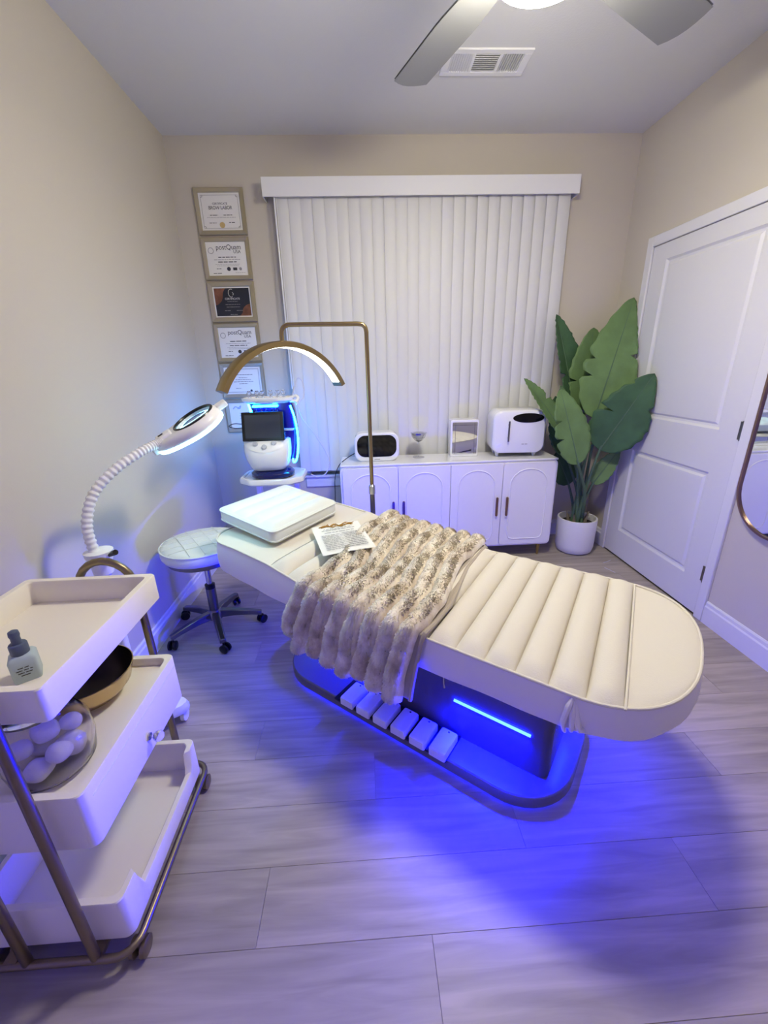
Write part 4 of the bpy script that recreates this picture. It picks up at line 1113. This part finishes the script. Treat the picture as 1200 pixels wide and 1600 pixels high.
kp = MB(); kp.lathe([(.010, 0), (.010, .004)], 16); kp.v = [(tx1+z, .885+x, .452+y_) for x, y_, z in kp.v]; part('knob_plate', kp, M['chrome'], tr)
part('bottom_tray', tray(.068, .205, .118, .018, scoop=.075, r=.022), M['trayw'], tr)
ro = [Vector((x, y_, .057)) for x, y_ in rrect(tx0-.012, tx1+.012, ty0-.030, ty1+.030, .05, 6)]
part('bottom_rail', MB().tube(ro, .0095, 10, loop=True), M['postgold'], tr)
for xx in (-.90, -.70): part('cross_bar', MB().bx(xx-.015, xx+.015, ty0-.03, ty1+.03, .055, .067), M['postgold'], tr)
for yy in (ty0-.027, ty1+.020):
    pth_ = [(-.70, yy, .057), (-.70, yy, .40), (-.70, yy, .78)] + [(-.78+.08*math.cos(R_(q)), yy, .79+.085*math.sin(R_(q))) for q in range(0, 181, 15)] + [(-.86, yy, .78), (-.86, yy, .40), (-.86, yy, .057)]
    part('post_frame', MB().tube(pth_, .0112, 12), M['postgold'], tr, label='gold tube post frame ending in an arch')
for x in (tx0+.01, tx1+.004):
    for y_ in (ty0+.004, ty1-.02):
        c_ = MB()
        for sg in (-1, 1): c_.tube([(x+sg*.004, y_, .024), (x+sg*.008, y_, .024), (x+sg*.018, y_, .024), (x+sg*.021, y_, .024)], [.017, .024, .024, .017], 16)
        c_.tube([(x, y_, .024), (x, y_, .057)], .007, 8)
        part('caster', c_, M['postgold'], tr)

# things on the trolley
bt = thing('dropper_bottle', 'square frosted glass dropper bottle with slate blue cap on the trolley top tray', 'bottle', (-.752, .765, .7733), R_(35))
part('body', MB().rings([[(x, y_, z) for x, y_ in rrect(-.024+i, .024-i, -.024+i, .024-i, .006, 3)] for i, z in ((.001, 0), (0, .003), (0, .050), (.004, .057), (.010, .060))]), M['frost'], bt)
part('cap', MB().lathe([(.0155, .058), (.0165, .062), (.0165, .080), (.0150, .083), (.008, .084)], 20), M['capblue'], bt)
part('dropper_bulb', MB().lathe([(.009, .083), (.0085, .098), (.010, .104), (.009, .112), (.004, .115)], 16), M['capblue'], bt)
lines([(-.010, .010, .036), (-.014, .014, .030), (-.012, .012, .024), (-.008, .008, .018)], M['ink'], bt, (0, -.0243, 0), (1, 0, 0), (0, 0, 1), .003, 'label_print', 4)
bw = thing('brass_bowl', 'shallow brass bowl with dark inside on the trolley drawer tier', 'bowl', (-.800, .962, .5315))
part('bowl_shell', MB().lathe([(.01, .0), (.05, .0), (.082, .012), (.106, .040), (.119, .084), (.1165, .0845)], 48, caps=False), M['bowl'], bw)
part('bowl_inside', MB().lathe([(.1165, .0845), (.1035, .042), (.080, .016), (.05, .004), (.002, .004)], 48, caps=False), M['bowlin'], bw, label='dark brown bowl interior')
jr = thing('glass_jar', 'wide clear glass jar with lid holding cotton on the trolley drawer tier', 'jar', (-.752, .748, .5315))
part('jar_body', MB().lathe([(r, z*1.32) for r, z in [(.01, .0), (.070, .0), (.083, .010), (.090, .045), (.087, .08), (.070, .104), (.060, .110), (.061, .124), (.058, .124), (.057, .109), (.067, .102), (.084, .079), (.087, .045), (.080, .012), (.068, .004), (.01, .004)]], 40), M['jarglass'], jr, ang=70)
part('lid', MB().lathe([(.002, .1645), (.060, .1645), (.066, .168), (.065, .180), (.05, .190), (.016, .194), (.014, .200), (.02, .208), (.014, .216), (.002, .218)], 36), M['jarglass'], jr, ang=70)
for k, (x, y_, z, r) in enumerate(((.030, .02, .038, .033), (-.038, .025, .036, .031), (.0, -.042, .034, .030), (.044, -.026, .066, .026), (-.012, .016, .086, .030), (-.046, -.022, .070, .026), (.022, .046, .078, .024))):
    cbm = MB(); cbm.ball((0, 0, 0), r, 20, 14, (1, .9, .8))
    cbm.v = [tuple(Vector(p)*(1+.16*math.sin(p[0]*95+k)*math.cos(p[1]*85)+.08*math.sin(p[2]*110+k))) for p in cbm.v]
    o = part('cotton_ball', cbm, M['cotton'], ang=180); o.location = (-.752+x, .748+y_, .5315+z)
    tag(o, 'white cotton ball inside the clear glass jar on the trolley', 'cotton ball', 'cotton balls in the glass jar')
